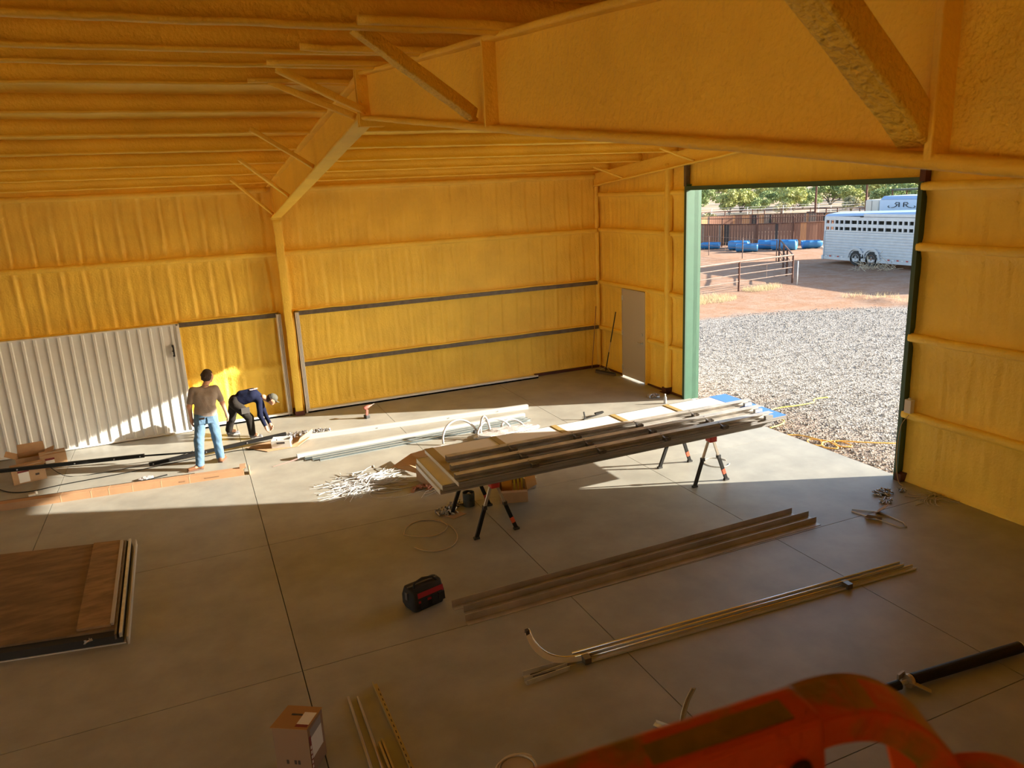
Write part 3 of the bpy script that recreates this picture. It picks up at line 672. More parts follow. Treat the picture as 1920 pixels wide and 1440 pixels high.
for c in [(22.1, 11.3), (22.0, 10.7), (21.2, 10.8), (22.2, 10.2)]:
    for _ in range(30): a = rng.normal(0, .22, 3); b = a+rng.normal(0, .16, 3); m.tube([(c[0]+a[0], c[1]+a[1], GZ+abs(a[2])), (c[0]+b[0], c[1]+b[1], GZ+abs(b[2]))], .012, 4)
tag(obj('tumbleweed_brush', m, mat('dry_brush', (.45, .38, .27), .9)), 'dry tumbleweed brush caught beside the trailer wheels', 'brush', kind='stuff')
YEL = mat('yellow_hose', (.58, .46, .06), .5); YO = mat('orange_cord', (.75, .42, .08), .5)
def smooth_path(P, n=8):
    P = [Vector(p) for p in P]; P = [P[0]*2-P[1]]+P+[P[-1]*2-P[-2]]; o = []
    for i in range(1, len(P)-2):
        for k in range(n):
            t_ = k/n; a, b, c, d = P[i-1], P[i], P[i+1], P[i+2]
            o.append(.5*((2*b)+(-a+c)*t_+(2*a-5*b+4*c-d)*t_**2+(-a+3*b-3*c+d)*t_**3))
    return o+[P[-2]]
hz = GZ+.045
lone('hose', MB().tube(smooth_path([(.30, -5.98, hz), (.62, -5.92, hz), (.82, -5.80, hz), (.86, -5.62, hz), (.82, -5.45, hz), (1.01, -5.17, hz), (1.32, -5.05, hz), (1.8, -5.12, hz), (2.24, -5.11, hz), (2.45, -4.95, hz), (2.82, -4.99, hz)]), .013, 8), YEL, 'yellow hose snaking over the gravel from the end of the panel stack', 'hose', smooth=True)
pts = [(.25, -6.45, hz), (.45, -6.6, hz), (.55, -6.95, hz), (.38, -7.2, hz), (.25, -7.05, hz), (.42, -6.85, hz), (.62, -7.1, hz), (.50, -7.45, hz), (.34, -7.3, hz), (.5, -7.1, hz), (.8, -7.2, hz), (.78, -7.5, hz), (.6, -7.4, hz), (.75, -7.15, hz), (1.1, -7.45, hz), (1.5, -7.75, hz), (2.2, -8.2, hz), (3.3, -9.0, hz)]
lone('extension_cord', MB().tube(smooth_path(pts), .012, 8), YO, 'orange yellow extension cord looped on the ground at the slab edge', 'cord', smooth=True)
# ------------------------------------------------------------------ things in the room
CARD = mat('cardboard', (.42, .265, .145), .85, var=.08, vscale=6); CARDI = mat('cardboard_inside', (.33, .20, .11), .9)
PAPER = mat('white_label', (.72, .71, .68), .6); BLKP = mat('black_powder_coat', (.010, .0095, .009), .55, spec=.25)
PANW = mat('panel_white', (.66, .64, .61), .38, var=.03); PANG = mat('panel_grey_edge', (.30, .29, .28), .45, .3); FOAMO = mat('panel_foam_olive', (.40, .36, .11), .9)
FILM = mat('blue_film', (.04, .17, .62), .35); CHAN = mat('channel_steel', (.45, .42, .38), .42, .3, var=.2, vscale=5); CLIP = mat('clip_steel', (.16, .14, .12), .4, .8)
RAILW = mat('white_rail_paint', (.44, .44, .43), .4); STRIPW = mat('white_strapping', (.52, .51, .50), .45); REDP = mat('red_plastic', (.50, .04, .03), .5); PINK = mat('faded_red_plastic', (.38, .13, .10), .6); HWM = mat('zinc_hardware', (.45, .45, .46), .35, .8, var=.3, vscale=30)
INK = mat('dark_print', (.05, .035, .03), .7); INKR = mat('dark_red_print', (.20, .03, .03), .7)

# --- big white ribbed sliding door on the back wall
sdr = thing('sliding_door', 'big white vertically ribbed metal sliding door leaf against the back wall', 'door', (-11.8, -.27, 0))
x0, x1 = -13.9, -9.86; V = []; pit = .198
def prof_y(x):
    f = ((x-x0)/pit) % 1.0
    return [(0, 0), (.60, 0), (.68, -.024), (.86, -.024), (.94, 0), (1.0, 0)]
pts = []
k = 0
while x0+k*pit < x1-.02:
    for f, y in prof_y(0)[:-1]: pts.append((min(x0+(k+f)*pit, x1), -.26+y))
    k += 1
pts.append((x1, -.26)); n = len(pts)
Vv = [(x, y, .035) for x, y in pts]+[(x, y, 2.24) for x, y in pts]
obj('door_skin', MB().add(Vv, [(i, i+1, n+i+1, n+i) for i in range(n-1)]), mat('ribbed_white_sheet', (.68, .69, .68), .42, var=.03), sdr)
obj('door_back', MB().span(x0, x1, -.245, -.225, .03, 2.24), WHITE, sdr)
obj('edge_trim', MB().span(x1-.035, x1+.02, -.305, -.2, .02, 2.27), WHITE, sdr); obj('edge_trim', MB().span(x0, x1, -.305, -.2, 2.24, 2.27), WHITE, sdr); obj('edge_trim', MB().span(x0, x1, -.305, -.2, .015, .045), WHITE, sdr)
lt = obj('latch_plate', MB().span(-10.03, -9.99, -.32, -.26, 1.62, 1.86), mat('black_latch', (.03, .03, .03), .4, .5), sdr)
obj('latch_handle', MB().span(-10.045, -10.02, -.345, -.31, 1.66, 1.72).span(-10.045, -10.02, -.345, -.31, 1.76, 1.82), ALU, lt)
# --- wall outlet
ob = thing('outlet_box', 'small white electrical box on the girt right of the big doorway', 'outlet', (-.03, -9.22, 1.18))
obj('box_body', MB().span(-.11, -.03, -9.28, -9.17, 1.12, 1.32), mat('outlet_white', (.62, .58, .54), .5), ob, bevel=.006)
obj('conduit_hub', MB().tube([(-.07, -9.225, 1.32), (-.07, -9.225, 1.345)], .02, 10), ALU, ob)
lone('power_cable', MB().tube(smooth_path([(-.06, -9.22, 1.08), (-.10, -9.14, .9), (-.09, -9.10, .55), (-.10, -9.12, .25), (-.12, -9.2, .03), (-.16, -9.32, .02)]), .005, 6), mat('beige_cable', (.5, .36, .2), .6), 'thin cable hanging down the wall below the white electrical box', 'cable', smooth=True)

def carton(name, label, c, d, rz=0., group=None, flaps=(), lab=None, open_top=False, loc=None):
    """corrugated carton: walls, flaps, tape, printed label; c = bottom centre"""
    t = thing(name, label, 'box', (c[0], c[1], c[2]), group); Mz = Matrix.Rotation(rz, 3, 'Z')
    W = lambda p: (Mz @ Vector(p))+Vector(c)
    lx, ly, lz = d; m = MB(); th = .006
    for s_ in (-1, 1):
        m.box(W((s_*(lx/2-th/2), 0, lz/2)), (th, ly, lz), rz); m.box(W((0, s_*(ly/2-th/2), lz/2)), (lx-2*th, th, lz), rz)
    m.box(W((0, 0, th/2)), (lx-2*th, ly-2*th, th), rz)
    if not open_top: m.box(W((0, 0, lz-th/2)), (lx-2*th, ly-2*th, th), rz)
    obj('carton_body', m, CARD, t)
    if not open_top: obj('packing_tape', MB().box(W((0, 0, lz+.001)), (lx*.98, .05, .002), rz), mat('clear_tape', (.45, .33, .2), .25), t)
    for side, a, ln in flaps:   # flap hinged on a top edge, opened by angle a from level
        dx, dy = {'x+': (1, 0), 'x-': (-1, 0), 'y+': (0, 1), 'y-': (0, -1)}[side]
        e = Vector((dx*lx/2, dy*ly/2, lz)); v = Vector((dx*math.cos(a), dy*math.cos(a), math.sin(a)))*ln; sdv = Vector((-dy, dx, 0))*((ly if dx else lx)/2-.01)
        P = [W(e-sdv), W(e+sdv), W(e+sdv*.96+v), W(e-sdv*.96+v)]; nn = (P[1]-P[0]).cross(P[3]-P[0]).normalized()*.005
        obj('flap', MB().add([*P, *[p+nn for p in P]], [(0, 1, 2, 3), (7, 6, 5, 4), (0, 4, 5, 1), (1, 5, 6, 2), (2, 6, 7, 3), (3, 7, 4, 0)]), CARD, t)
    for (pc, pd, mt) in (lab or []): obj('label', MB().box(W(pc), pd, rz), mt, t)
    return t
carton('carton', 'brown carton with white label under the end of the black tube at left', (-12.60, -1.78, 0), (.50, .34, .27), .25, lab=[((-.08, -.172, .12), (.16, .004, .2), PAPER), ((-.08, -.1735, .215), (.17, .003, .03), INKR), ((.12, -.172, .12), (.06, .003, .035), INK)])
carton('carton', 'opened brown carton with raised flaps against the white ribbed door', (-12.68, -.92, 0), (.46, .40, .22), .1, flaps=(('y+', 1.2, .16), ('x-', .5, .18), ('x+', .3, .16)), open_top=True)
carton('carton', 'brown carton with red and white print right of the opened one', (-12.30, -1.12, 0), (.42, .30, .25), .2, lab=[((-.06, -.152, .14), (.14, .003, .10), PAPER), ((-.06, -.1535, .17), (.15, .002, .04), INKR)])
for i, (p_, q_) in enumerate([((-13.2, -1.98, .31), (-10.72, -1.98, .16)), ((-10.66, -2.16, .035), (-8.20, -2.02, .155))]):
    t = thing('black_tube', ['long black steel tube resting on the cartons at left', 'black steel tube running behind the standing worker to the white tray'][i], 'tube', p_)
    obj('tube_body', MB().beam(p_, q_, .062, .062), BLKP, t, bevel=.006)
    d = Vector(q_)-Vector(p_)
    for f in ((.2, .55, .8, .97) if i == 0 else (.03, .4, .7)): obj('tube_bolt', MB().lathe(Vector(p_)+d*f+Vector((0, -.033, 0)), [(.013, 0), (.013, .012), (0, .014)], 8, (0, -1, 0)), HWM, t)
t = lone('black_rod', MB().tube([(-10.72, -2.0, .16), (-9.9, -2.07, .10), (-9.4, -2.06, .075), (-8.6, -2.0, .11)], .017, 8), BLKP, 'thin black rod continuing from the end of the long black tube', 'rod', smooth=True)
lone('black_cable', MB().tube(smooth_path([(-13.3, -1.5, .01), (-12.9, -2.25, .01), (-12.5, -2.5, .01), (-12.0, -2.42, .01), (-11.0, -2.35, .01), (-10.2, -2.22, .01), (-9.2, -2.12, .01), (-8.75, -2.25, .01), (-8.45, -2.35, .02), (-8.4, -2.15, .14)]), .008, 6), BLKP, 'thin black cable trailing over the sunlit floor from the left cartons', 'cable', smooth=True)
lone('black_cable', MB().tube(smooth_path([(-12.3, -1.95, .3), (-12.0, -2.0, .02), (-11.5, -2.12, .01), (-10.9, -2.08, .01), (-10.3, -2.1, .06), (-9.9, -2.05, .12)]), .006, 6), BLKP, 'short black cable looped between the two black tubes', 'cable', smooth=True)
# long carton in front
t = thing('long_carton', 'very long thin brown cardboard box lying on the floor by the workers', 'box', (-11, -3.3, 0))
a, b = Vector((-13.5, -3.10, .06)), Vector((-9.11, -3.50, .05))
obj('carton_body', MB().beam(a, b, .15, .12), mat('long_carton_brown', (.36, .205, .105), .85, var=.08), t, bevel=.004)
for f in (.36, .46, .52, .60, .70, .80): obj('tape_band', MB().beam(a+(b-a)*f, a+(b-a)*(f+.003), .153, .122), mat('clear_tape', (.45, .33, .2), .25), t)
obj('end_flap', MB().box((-9.12, -3.44, .125), (.10, .13, .05), -.09), CARDI, t); obj('end_flap', MB().box((-9.02, -3.51, .06), (.012, .17, .13), -.09), CARD, t)
obj('print', MB().beam(Vector((-9.75, -3.519, .05)), Vector((-9.52, -3.54, .05)), .002, .018), mat('faint_print', (.22, .12, .06), .8), t); obj('print', MB().beam(Vector((-10.15, -3.483, .05)), Vector((-10.06, -3.491, .05)), .002, .018), mat('faint_print', (.22, .12, .06), .8), t)
lone('black_bar', MB().beam((-13.5, -2.99, .055), (-9.9, -3.31, .05), .04, .10), BLKP, 'flat black bar lying along the back of the long cardboard box', 'bar')
t = thing('hand_tool', 'dark rod with crumpled clear bag lying behind the long carton', 'tool', (-10.65, -2.95, 0))
obj('rod', MB().tube([(-10.93, -3.02, .012), (-10.35, -2.86, .012)], .011, 6), BLKP, t)
PLA = mat('clear_poly_bag', (.55, .54, .55), .2, trans=.35, bump=.6, bscale=60)
def blob(c, r, seed, sz=1., n=10):
    m = MB(); V = []
    for i in range(n+1):
        th = math.pi*i/n
        for k in range(2*n):
            ph = math.pi*k/n; d = Vector((math.sin(th)*math.cos(ph), math.sin(th)*math.sin(ph), math.cos(th))); rr = 1+.22*float(wav(d.x*3, d.y*3, d.z*3, seed))
            V.append((c[0]+d.x*r[0]*rr, c[1]+d.y*r[1]*rr, max(.002, c[2]+d.z*r[2]*rr)))
    w_ = 2*n
    return m.add(V, [(i*w_+k, i*w_+(k+1) % w_, (i+1)*w_+(k+1) % w_, (i+1)*w_+k) for i in range(n) for k in range(w_)])
obj('bag', blob((-10.68, -2.90, .03), (.13, .06, .035), 4), PLA, t, smooth=False)
lone('paper_scrap', MB().box((-12.42, -2.74, .02), (.10, .05, .03), .3).box((-12.36, -2.70, .035), (.03, .04, .05), .6), PAPER, 'small white offcut on the floor behind the long carton at left', 'scrap')

def hardware(name, c, r, n_, lab, m_=None, sc_=1., cat='hardware'):
    m = MB(); r_ = np.random.default_rng(abs(hash((round(c[0], 2), round(c[1], 2)))) % 10000)
    for i in range(n_):
        a = r_.uniform(0, 6.28); q_ = math.sqrt(r_.random()); p = (c[0]+r[0]*q_*math.cos(a), c[1]+r[1]*q_*math.sin(a), c[2]+.012+.05*sc_*r_.random()*(1-q_)); rz = r_.uniform(0, 3.1); kk = r_.integers(0, 3)
        if kk == 0: m.box(p, (.07*sc_, .025*sc_, .006), rz); m.box((p[0], p[1], p[2]+.015), (.006, .03*sc_, .035*sc_), rz)
        elif kk == 1: m.tube([(p[0]-.03*sc_*math.cos(rz), p[1]-.03*sc_*math.sin(rz), p[2]), (p[0]+.03*sc_*math.cos(rz), p[1]+.03*sc_*math.sin(rz), p[2]+.02*sc_)], .008*sc_, 6)
        else: m.lathe(p, [(.012*sc_, 0), (.024*sc_, 0), (.024*sc_, .012*sc_), (.012*sc_, .012*sc_)], 8, (r_.normal(), r_.normal(), 1.2))
    return tag(obj(name, m, m_ or HWM), lab, cat, kind='stuff')
# white tray, flattened carton and brackets by the crouching worker
t = thing('white_tray', 'white plastic tray with handle cutout below the bending workers hands', 'tray', (-8.32, -2.32, 0))
obj('tray_shell', MB().prism([(-.10, 0), (.10, 0), (.13, .17), (.11, .17), (.085, .02), (-.085, .02), (-.11, .17), (-.13, .17)], (-8.50, -2.27, 0), (-8.15, -2.37, 0)), WHITE, t, bevel=.008)
obj('tray_end', MB().box((-8.49, -2.275, .085), (.012, .20, .16), -.28).box((-8.16, -2.365, .085), (.012, .20, .16), -.28), WHITE, t)
obj('handle_slot', MB().box((-8.36, -2.437, .115), (.15, .012, .035), -.28), INK, t)
hardware('tray_parts', (-8.33, -2.31, .07), (.13, .07), 16, 'small metal brackets heaped inside the white plastic tray')
lone('flattened_carton', MB().add([(-8.98, -2.05, .006), (-8.62, -2.50, .006), (-8.05, -2.48, .006), (-7.72, -2.08, .05), (-7.95, -1.80, .04), (-8.6, -1.88, .006), (-8.98, -2.05, .014), (-8.62, -2.50, .014), (-8.05, -2.48, .014), (-7.72, -2.08, .06), (-7.95, -1.80, .05), (-8.6, -1.88, .014)], [(0, 1, 2, 3, 4, 5), (11, 10, 9, 8, 7, 6)]+[(i, (i+1) % 6, 6+(i+1) % 6, 6+i) for i in range(6)]), CARD, 'flattened brown carton sheet on the floor under the white tray', 'cardboard')
lone('cardboard_flap', MB().add([(-8.05, -2.46, .07), (-7.73, -2.10, .07), (-7.70, -2.10, .20), (-8.0, -2.47, .16), (-8.05, -2.455, .07), (-7.735, -2.095, .07), (-7.705, -2.095, .20), (-8.005, -2.465, .16)], [(0, 1, 2, 3), (7, 6, 5, 4), (0, 3, 7, 4), (3, 2, 6, 7), (2, 1, 5, 6)]), CARD, 'folded up brown cardboard flap at the right of the white tray', 'cardboard')
hardware('door_hardware', (-7.95, -1.85, .03), (.30, .14), 60, 'grey metal door brackets scattered past the white tray', sc_=1.3)
hardware('door_hardware', (-7.52, -1.80, 0), (.22, .12), 45, 'metal brackets piled at the near end of the upper white rail', sc_=1.3)

# white rails on the sunlit floor
CH = [(-.05, 0), (.05, 0), (.05, .012), (-.035, .012), (-.035, .075), (.05, .075), (.05, .087), (-.05, .087)]
def rail(name, label, a, b, m_, prof=CH, sc_=1., grp=None):
    t = thing(name, label, 'rail', a, grp)
    obj('channel', MB().prism([(u*sc_, v*sc_) for u, v in prof], a, b), m_, t); d = Vector(b)-Vector(a)
    for f in (.3, .62, .85): obj('screw', MB().lathe(Vector(a)+d*f+Vector((0, -.055*sc_, .045*sc_)), [(.008, 0), (.008, .006), (0, .007)], 6, (0, -1, 0)), CLIP, t)
    return t
BOXP = [(-.05, 0), (.05, 0), (.05, .08), (.035, .09), (-.035, .09), (-.05, .08)]
rail('white_rail', 'long white box rail on the sunlit floor nearest the back wall', (-7.84, -2.08, .0), (-3.22, -2.50, 0), RAILW, BOXP)
GAL = mat('galvanised_pale', (.40, .45, .46), .35, .6, var=.08, vscale=8)
rail('white_rail', 'white topped rail at the back of the lower rail bundle', (-8.17, -3.22, 0), (-3.56, -3.06, 0), RAILW, BOXP, 1.15)
for k in range(3): rail('steel_rail', ['pale galvanised channel directly against the white topped rail', 'middle galvanised channel of the lower bundle on the floor', 'galvanised channel at the near side of the lower bundle'][k], (-8.05+.12*k, -3.34-.085*k, 0), (-3.6+.03*k, -3.17-.085*k, 0), GAL, CH, .75-.12*k)
t = lone('pry_rod', MB().tube([(-8.62, -3.42, .01), (-8.3, -3.30, .015), (-8.13, -3.25, .03)], [.003, .012, .018], 6), mat('brown_rod', (.25, .14, .12), .6), 'pointed brown rod sticking out of the near rail bundle', 'rod')
lone('wood_offcut', MB().box((-7.75, -3.02, .02), (.30, .03, .03), .12), mat('offcut_grey', (.33, .27, .24), .8), 'thin grey offcut behind the lower rail bundle near its left end', 'offcut')
# impact driver standing on its battery
t = thing('impact_driver', 'red cordless impact driver standing on its battery by the back wall', 'drill', (-6.45, -1.3, 0))
obj('battery', MB().box((-6.45, -1.30, .035), (.09, .12, .07), .3), mat('black_plastic', (.03, .03, .03), .5), t, bevel=.008)
obj('handle', MB().prism([(-.025, -.03), (.025, -.03), (.02, .03), (-.02, .03)], (-6.45, -1.30, .06), (-6.435, -1.30, .19), (0, 1, 0)), PINK, t, bevel=.006)
obj('motor_body', MB().lathe((-6.50, -1.29, .215), [(0, 0), (.03, .0), (.036, .02), (.036, .09), (.028, .13), (.016, .15), (.012, .19), (0, .19)], 14, (.93, .05, .25)), PINK, t, smooth=True)
obj('bit', MB().tube([(-6.33, -1.28, .265), (-6.26, -1.275, .285)], .006, 6), ALU, t)

# --- two folding sawhorses
def sawhorse(cx, cy, rz, label, ext):
    t = thing('sawhorse', label, 'sawhorse', (cx, cy, 0)); Mz = Matrix.Rotation(rz, 3, 'Z')
    W = lambda p: tuple((Mz @ Vector(p))+Vector((cx, cy, 0)))
    obj('top_beam', MB().box(W((0, 0, .755)), (.06, .98, .07), rz), mat('sawhorse_black', (.03, .028, .026), .5), t, bevel=.006)
    for sy in (-1, 1):
        obj('end_cap', MB().box(W((0, sy*.46, .735)), (.13, .13, .09), rz), REDP, t, bevel=.015)
        for sx in (-1, 1):
            top = W((sx*.04, sy*.45, .72)); kn = W((sx*.15, sy*.455, .42)); ft = W((sx*.30, sy*.47, .015))
            l = obj('leg', MB().beam(kn, ft, .05, .034, (0, 1, 0)), BLKP, t)
            obj('leg_upper', MB().beam(top, W((sx*.165, sy*.455, .38)), .036, .026, (0, 1, 0)), mat('leg_zinc', (.50, .44, .36), .4, .6), l)
            obj('foot', MB().box(ft, (.08, .05, .03), rz), mat('black_plastic', (.03, .03, .03), .5), l)
            obj('clamp_collar', MB().box(kn, (.05, .06, .05), rz), mat('black_plastic', (.03, .03, .03), .5), l)
            if sx > 0: obj('leg_sticker', MB().beam(Vector(kn)*.45+Vector(ft)*.55, Vector(kn)*.25+Vector(ft)*.75, .053, .037, (0, 1, 0)), mat('sticker_red', (.55, .09, .04), .5), l)
    return t
sawhorse(-6.15, -7.36, .03, 'folding sawhorse under the left end of the panel stack', 0)
sawhorse(-2.52, -7.34, .0, 'folding sawhorse under the right end of the panel stack', 0)
# --- stacked white sandwich panels on the sawhorses
PB = .792
def panel(name, label, X0, X1, Y0, Y1, z, h, sk, grp=None):
    t = thing(name, label, 'panel', ((X0+X1)/2, (Y0+Y1)/2, z)); sl = sk
    def q4(x0, x1, y0, y1, z0, z1):
        V = [(x, y+(x-X0)*sl, zz) for zz in (z0, z1) for y in (y0, y1) for x in (x0, x1)]
        return MB().add(V, [(0, 2, 3, 1), (4, 5, 7, 6), (0, 1, 5, 4), (2, 6, 7, 3), (0, 4, 6, 2), (1, 3, 7, 5)])
    obj('panel_core', q4(X0+.01, X1-.01, Y0+.012, Y1-.012, z+.004, z+h-.004), FOAMO, t)
    obj('panel_skin', q4(X0, X1, Y0, Y1, z+h-.004, z+h), PANW, t); obj('panel_skin', q4(X0, X1, Y0, Y1, z, z+.004), PANW, t)
    m = q4(X0, X1, Y0-.004, Y0+.012, z, z+h*.44); m2 = q4(X0, X1, Y0+.004, Y0+.014, z+h*.44, z+h*.52); m3 = q4(X0, X1, Y0-.004, Y0+.012, z+h*.52, z+h)
    obj('panel_edge', m, PANG, t); obj('edge_groove', m2, INK, t); obj('panel_edge', m3, PANG, t)
    obj('panel_edge', q4(X0, X1, Y1-.012, Y1+.004, z, z+h), PANG, t); obj('end_cap', q4(X0-.006, X0+.006, Y0, Y1, z, z+h), WHITE, t)
    return t
SK = .012
p1 = panel('insulated_panel', 'bottom white insulated panel of the stack on the sawhorses', -6.93, -1.42, -7.95, -6.85, PB, .062, SK)
p2 = panel('insulated_panel', 'second insulated panel from the bottom, showing its olive foam end', -6.90, -1.38, -7.97, -6.80, PB+.062, .062, SK)
p3 = panel('insulated_panel', 'top white insulated panel with blue film at its right end', -6.72, -1.28, -8.10, -6.63, PB+.124, .055, SK)
ZT = PB+.179
obj('blue_film', MB().add([(x, y+(x+6.7)*SK, z) for z in (ZT+.0005, ZT+.003) for x, y in ((-1.62, -6.628), (-1.27, -6.628), (-1.27, -8.105), (-1.56, -8.105))], [(0, 3, 2, 1), (4, 5, 6, 7), (0, 1, 5, 4), (1, 2, 6, 5), (2, 3, 7, 6), (3, 0, 4, 7)]), FILM, p3)
for i, x in enumerate((-6.66, -5.65, -4.62, -3.55, -2.52)):
    lone('spacer_strip', MB().box((x, -7.36+(x+6.7)*SK, ZT+.006), (.09 if i else .13, 1.44, .010), SK), mat('ochre_spacer', (.33, .23, .075), .7), ['ochre strip across the left end of the top panel', 'second ochre strip from the left across the top panel', 'middle ochre strip across the top panel', 'fourth ochre strip from the left across the top panel', 'ochre strip nearest the blue film end of the top panel'][i], 'strip')
CCH = [(-.052, 0), (.052, 0), (.052, .005), (-.044, .005), (-.044, .078), (.052, .078), (.052, .084), (-.052, .084)]
for k, y in enumerate((-7.32, -7.68, -8.03)):
    a = (-6.62-.06*k, y, ZT+.012); b = (-1.36-.10*k, y+.02, ZT+.012)
    t = thing('steel_channel', ['galvanised channel farthest back on top of the panel stack', 'middle galvanised channel on top of the panel stack', 'galvanised channel nearest the camera on the panel stack'][k], 'channel', a)
    obj('channel', MB().prism([(-u, v) for u, v in CCH][::-1] if False else CCH, a, b), CHAN, t)
    obj('end_bracket', MB().box((b[0]-.1, b[1]-.06, b[2]+.03), (.14, .05, .05)), mat('bright_zinc', (.62, .64, .65), .3, .7), t)
    for x in (-5.65, -4.62, -3.55, -2.52):
        f = (x-a[0])/(b[0]-a[0]); y_ = a[1]+(b[1]-a[1])*f
        obj('clip', MB().box((x, y_-.09, ZT+.035), (.10, .07, .045)).lathe((x+.03, y_-.10, ZT+.045), [(.012, 0), (.022, 0), (.022, .03), (.012, .03)], 8, (0, -1, 0)).beam((x-.06, y_-.02, ZT+.10), (x-.02, y_-.13, ZT+.03), .03, .006), CLIP, t)
# clamp and bottle behind the stack
t = thing('bar_clamp', 'black bar clamp lying on the sunlit floor behind the panel stack', 'clamp', (-2.35, -3.8, 0))
obj('bar', MB().beam((-2.60, -3.86, .015), (-2.12, -3.78, .05), .03, .02), BLKP, t); obj('jaw', MB().beam((-2.56, -3.86, .01), (-2.56, -3.80, .15), .02, .03).box((-2.2, -3.79, .07), (.2, .05, .03), .1), BLKP, t)
t = thing('plastic_bottle', 'small clear plastic bottle standing in the light by the green jamb', 'bottle', (-.55, -3.74, 0))
obj('bottle_body', MB().lathe((-.55, -3.74, 0), [(0, 0), (.032, 0), (.034, .03), (.032, .13), (.014, .17), (.014, .19)], 14), PLA, t, smooth=True); obj('cap', MB().lathe((-.55, -3.74, .19), [(0, 0), (.016, 0), (.016, .018), (0, .018)], 12), WHITE, t)
hardware('metal_offcuts', (-.45, -3.18, 0), (.16, .14), 40, 'grey metal clips in a heap at the base of the wall post', sc_=1.1)

# plastic strapping
def straps(name, c, r, n_, lab, m_, L=.5, rr=.004, zmax=.08, flat=1.):
    m = MB(); r_ = np.random.default_rng(int(abs(c[0]*100)))
    for i in range(n_):
        a = r_.uniform(0, 6.28); q_ = math.sqrt(r_.random())*.8; x, y = c[0]+r[0]*q_*math.cos(a), c[1]+r[1]*q_*math.sin(a); th = r_.uniform(0, 6.28); l = L*r_.uniform(.5, 1.2); z = .01+r_.uniform(0, zmax)*(1-q_); cv = r_.normal(0, .9)
        P = []
        for k in range(7):
            P.append((x, y, max(.006, z+.02*math.sin(k)))); x += l/6*math.cos(th)*1.3; y += l/6*math.sin(th)*.8; th += cv/6
        m.tube(P, rr*r_.uniform(.8, 1.8), 4)
    return tag(obj(name, m, m_), lab, 'strapping', kind='stuff')
straps('plastic_strapping', (-7.38, -5.15), (.30, .48), 150, 'tangled pile of white plastic strapping at the edge of the sunlight', STRIPW)
straps('plastic_strapping', (-6.9, -4.75), (.5, .2), 14, 'few loose white straps between the strapping pile and cardboard scrap', STRIPW, .7, zmax=.02)
lone('thin_wire', MB().tube(smooth_path([(-7.3, -5.75, .01), (-7.0, -5.9, .015), (-6.7, -5.85, .01), (-6.55, -5.83, .01)]), .004, 5), STRIPW, 'single thin white wire trailing right of the strapping pile', 'wire')
t = thing('plastic_wrap', 'clear crumpled plastic wrap heaped behind the panel stack', 'wrap', (-4.5, -3.95, 0))
obj('wrap', blob((-4.35, -3.95, .04), (.62, .30, .12), 8, n=16), PLA, t); obj('wrap_fold', blob((-3.95, -3.85, .03), (.35, .18, .07), 9, n=12), PLA, t); obj('wrap_fold', blob((-5.75, -4.1, .03), (.28, .12, .05), 10, n=12), PLA, t)
for i, (cx, cy, rx, rz_, tl) in enumerate([(-5.22, -3.85, .36, .36, .3), (-4.55, -3.9, .36, .30, .2), (-4.72, -3.85, .10, .38, .1), (-4.15, -3.9, .26, .2, .35)]):
    lone('strap_loop', MB().tube([(cx+rx*math.cos(R(a)), cy+tl*math.sin(R(a))*.6, .02+rz_*max(0, math.sin(R(a)))) for a in range(0, 181, 12)], .022, 5), STRIPW, ['tall arched white plastic strap at the left of the wrap', 'arched white strap in the middle of the plastic wrap', 'narrow upright white strap between the two arches', 'low white strap loop at the right end of the wrap'][i], 'strap', smooth=True)
lone('black_connector', MB().box((-4.95, -3.88, .16), (.05, .04, .06), .3), BLKP, 'small dark connector hanging on the tall white strap', 'connector')
# cardboard scraps left of the stack
def sheet(name, P, lab, m_=CARD, cat='cardboard', th=.006):
    n_ = len(P); return lone(name, MB().add([*P, *[(x, y, z+th) for x, y, z in P]], [tuple(range(n_))[::-1], tuple(range(n_, 2*n_))]+[(i, (i+1) % n_, n_+(i+1) % n_, n_+i) for i in range(n_)]), m_, lab, cat)
sheet('cardboard_scrap', [(-6.75, -4.55, .02), (-6.35, -4.35, .12), (-6.1, -4.75, .30), (-6.2, -5.2, .16), (-6.45, -5.15, .03)], 'orange brown cardboard scrap propped up left of the panel stack')
t = carton('parts_tray', 'open shallow carton of drywall screws beside the left end of the stack', (-6.36, -5.5, .0), (.26, .42, .24), .25, open_top=True, flaps=(('x-', .5, .14),))
hardware('screw_heap', (-6.36, -5.5, .19), (.09, .15), 60, 'dark screws and bits filling the shallow open carton', mat('ochre_parts', (.28, .20, .07), .6, .3), 1.)
hardware('copper_parts', (-6.55, -5.75, 0), (.22, .10), 34, 'reddish tools and offcuts on the floor under the stack corner', mat('copper_red', (.45, .20, .13), .5, .3), 1.3)
straps('plastic_strapping', (-6.35, -5.9), (.25, .1), 9, 'short pale straps on the floor right under the stack corner', STRIPW, .3, zmax=.02)
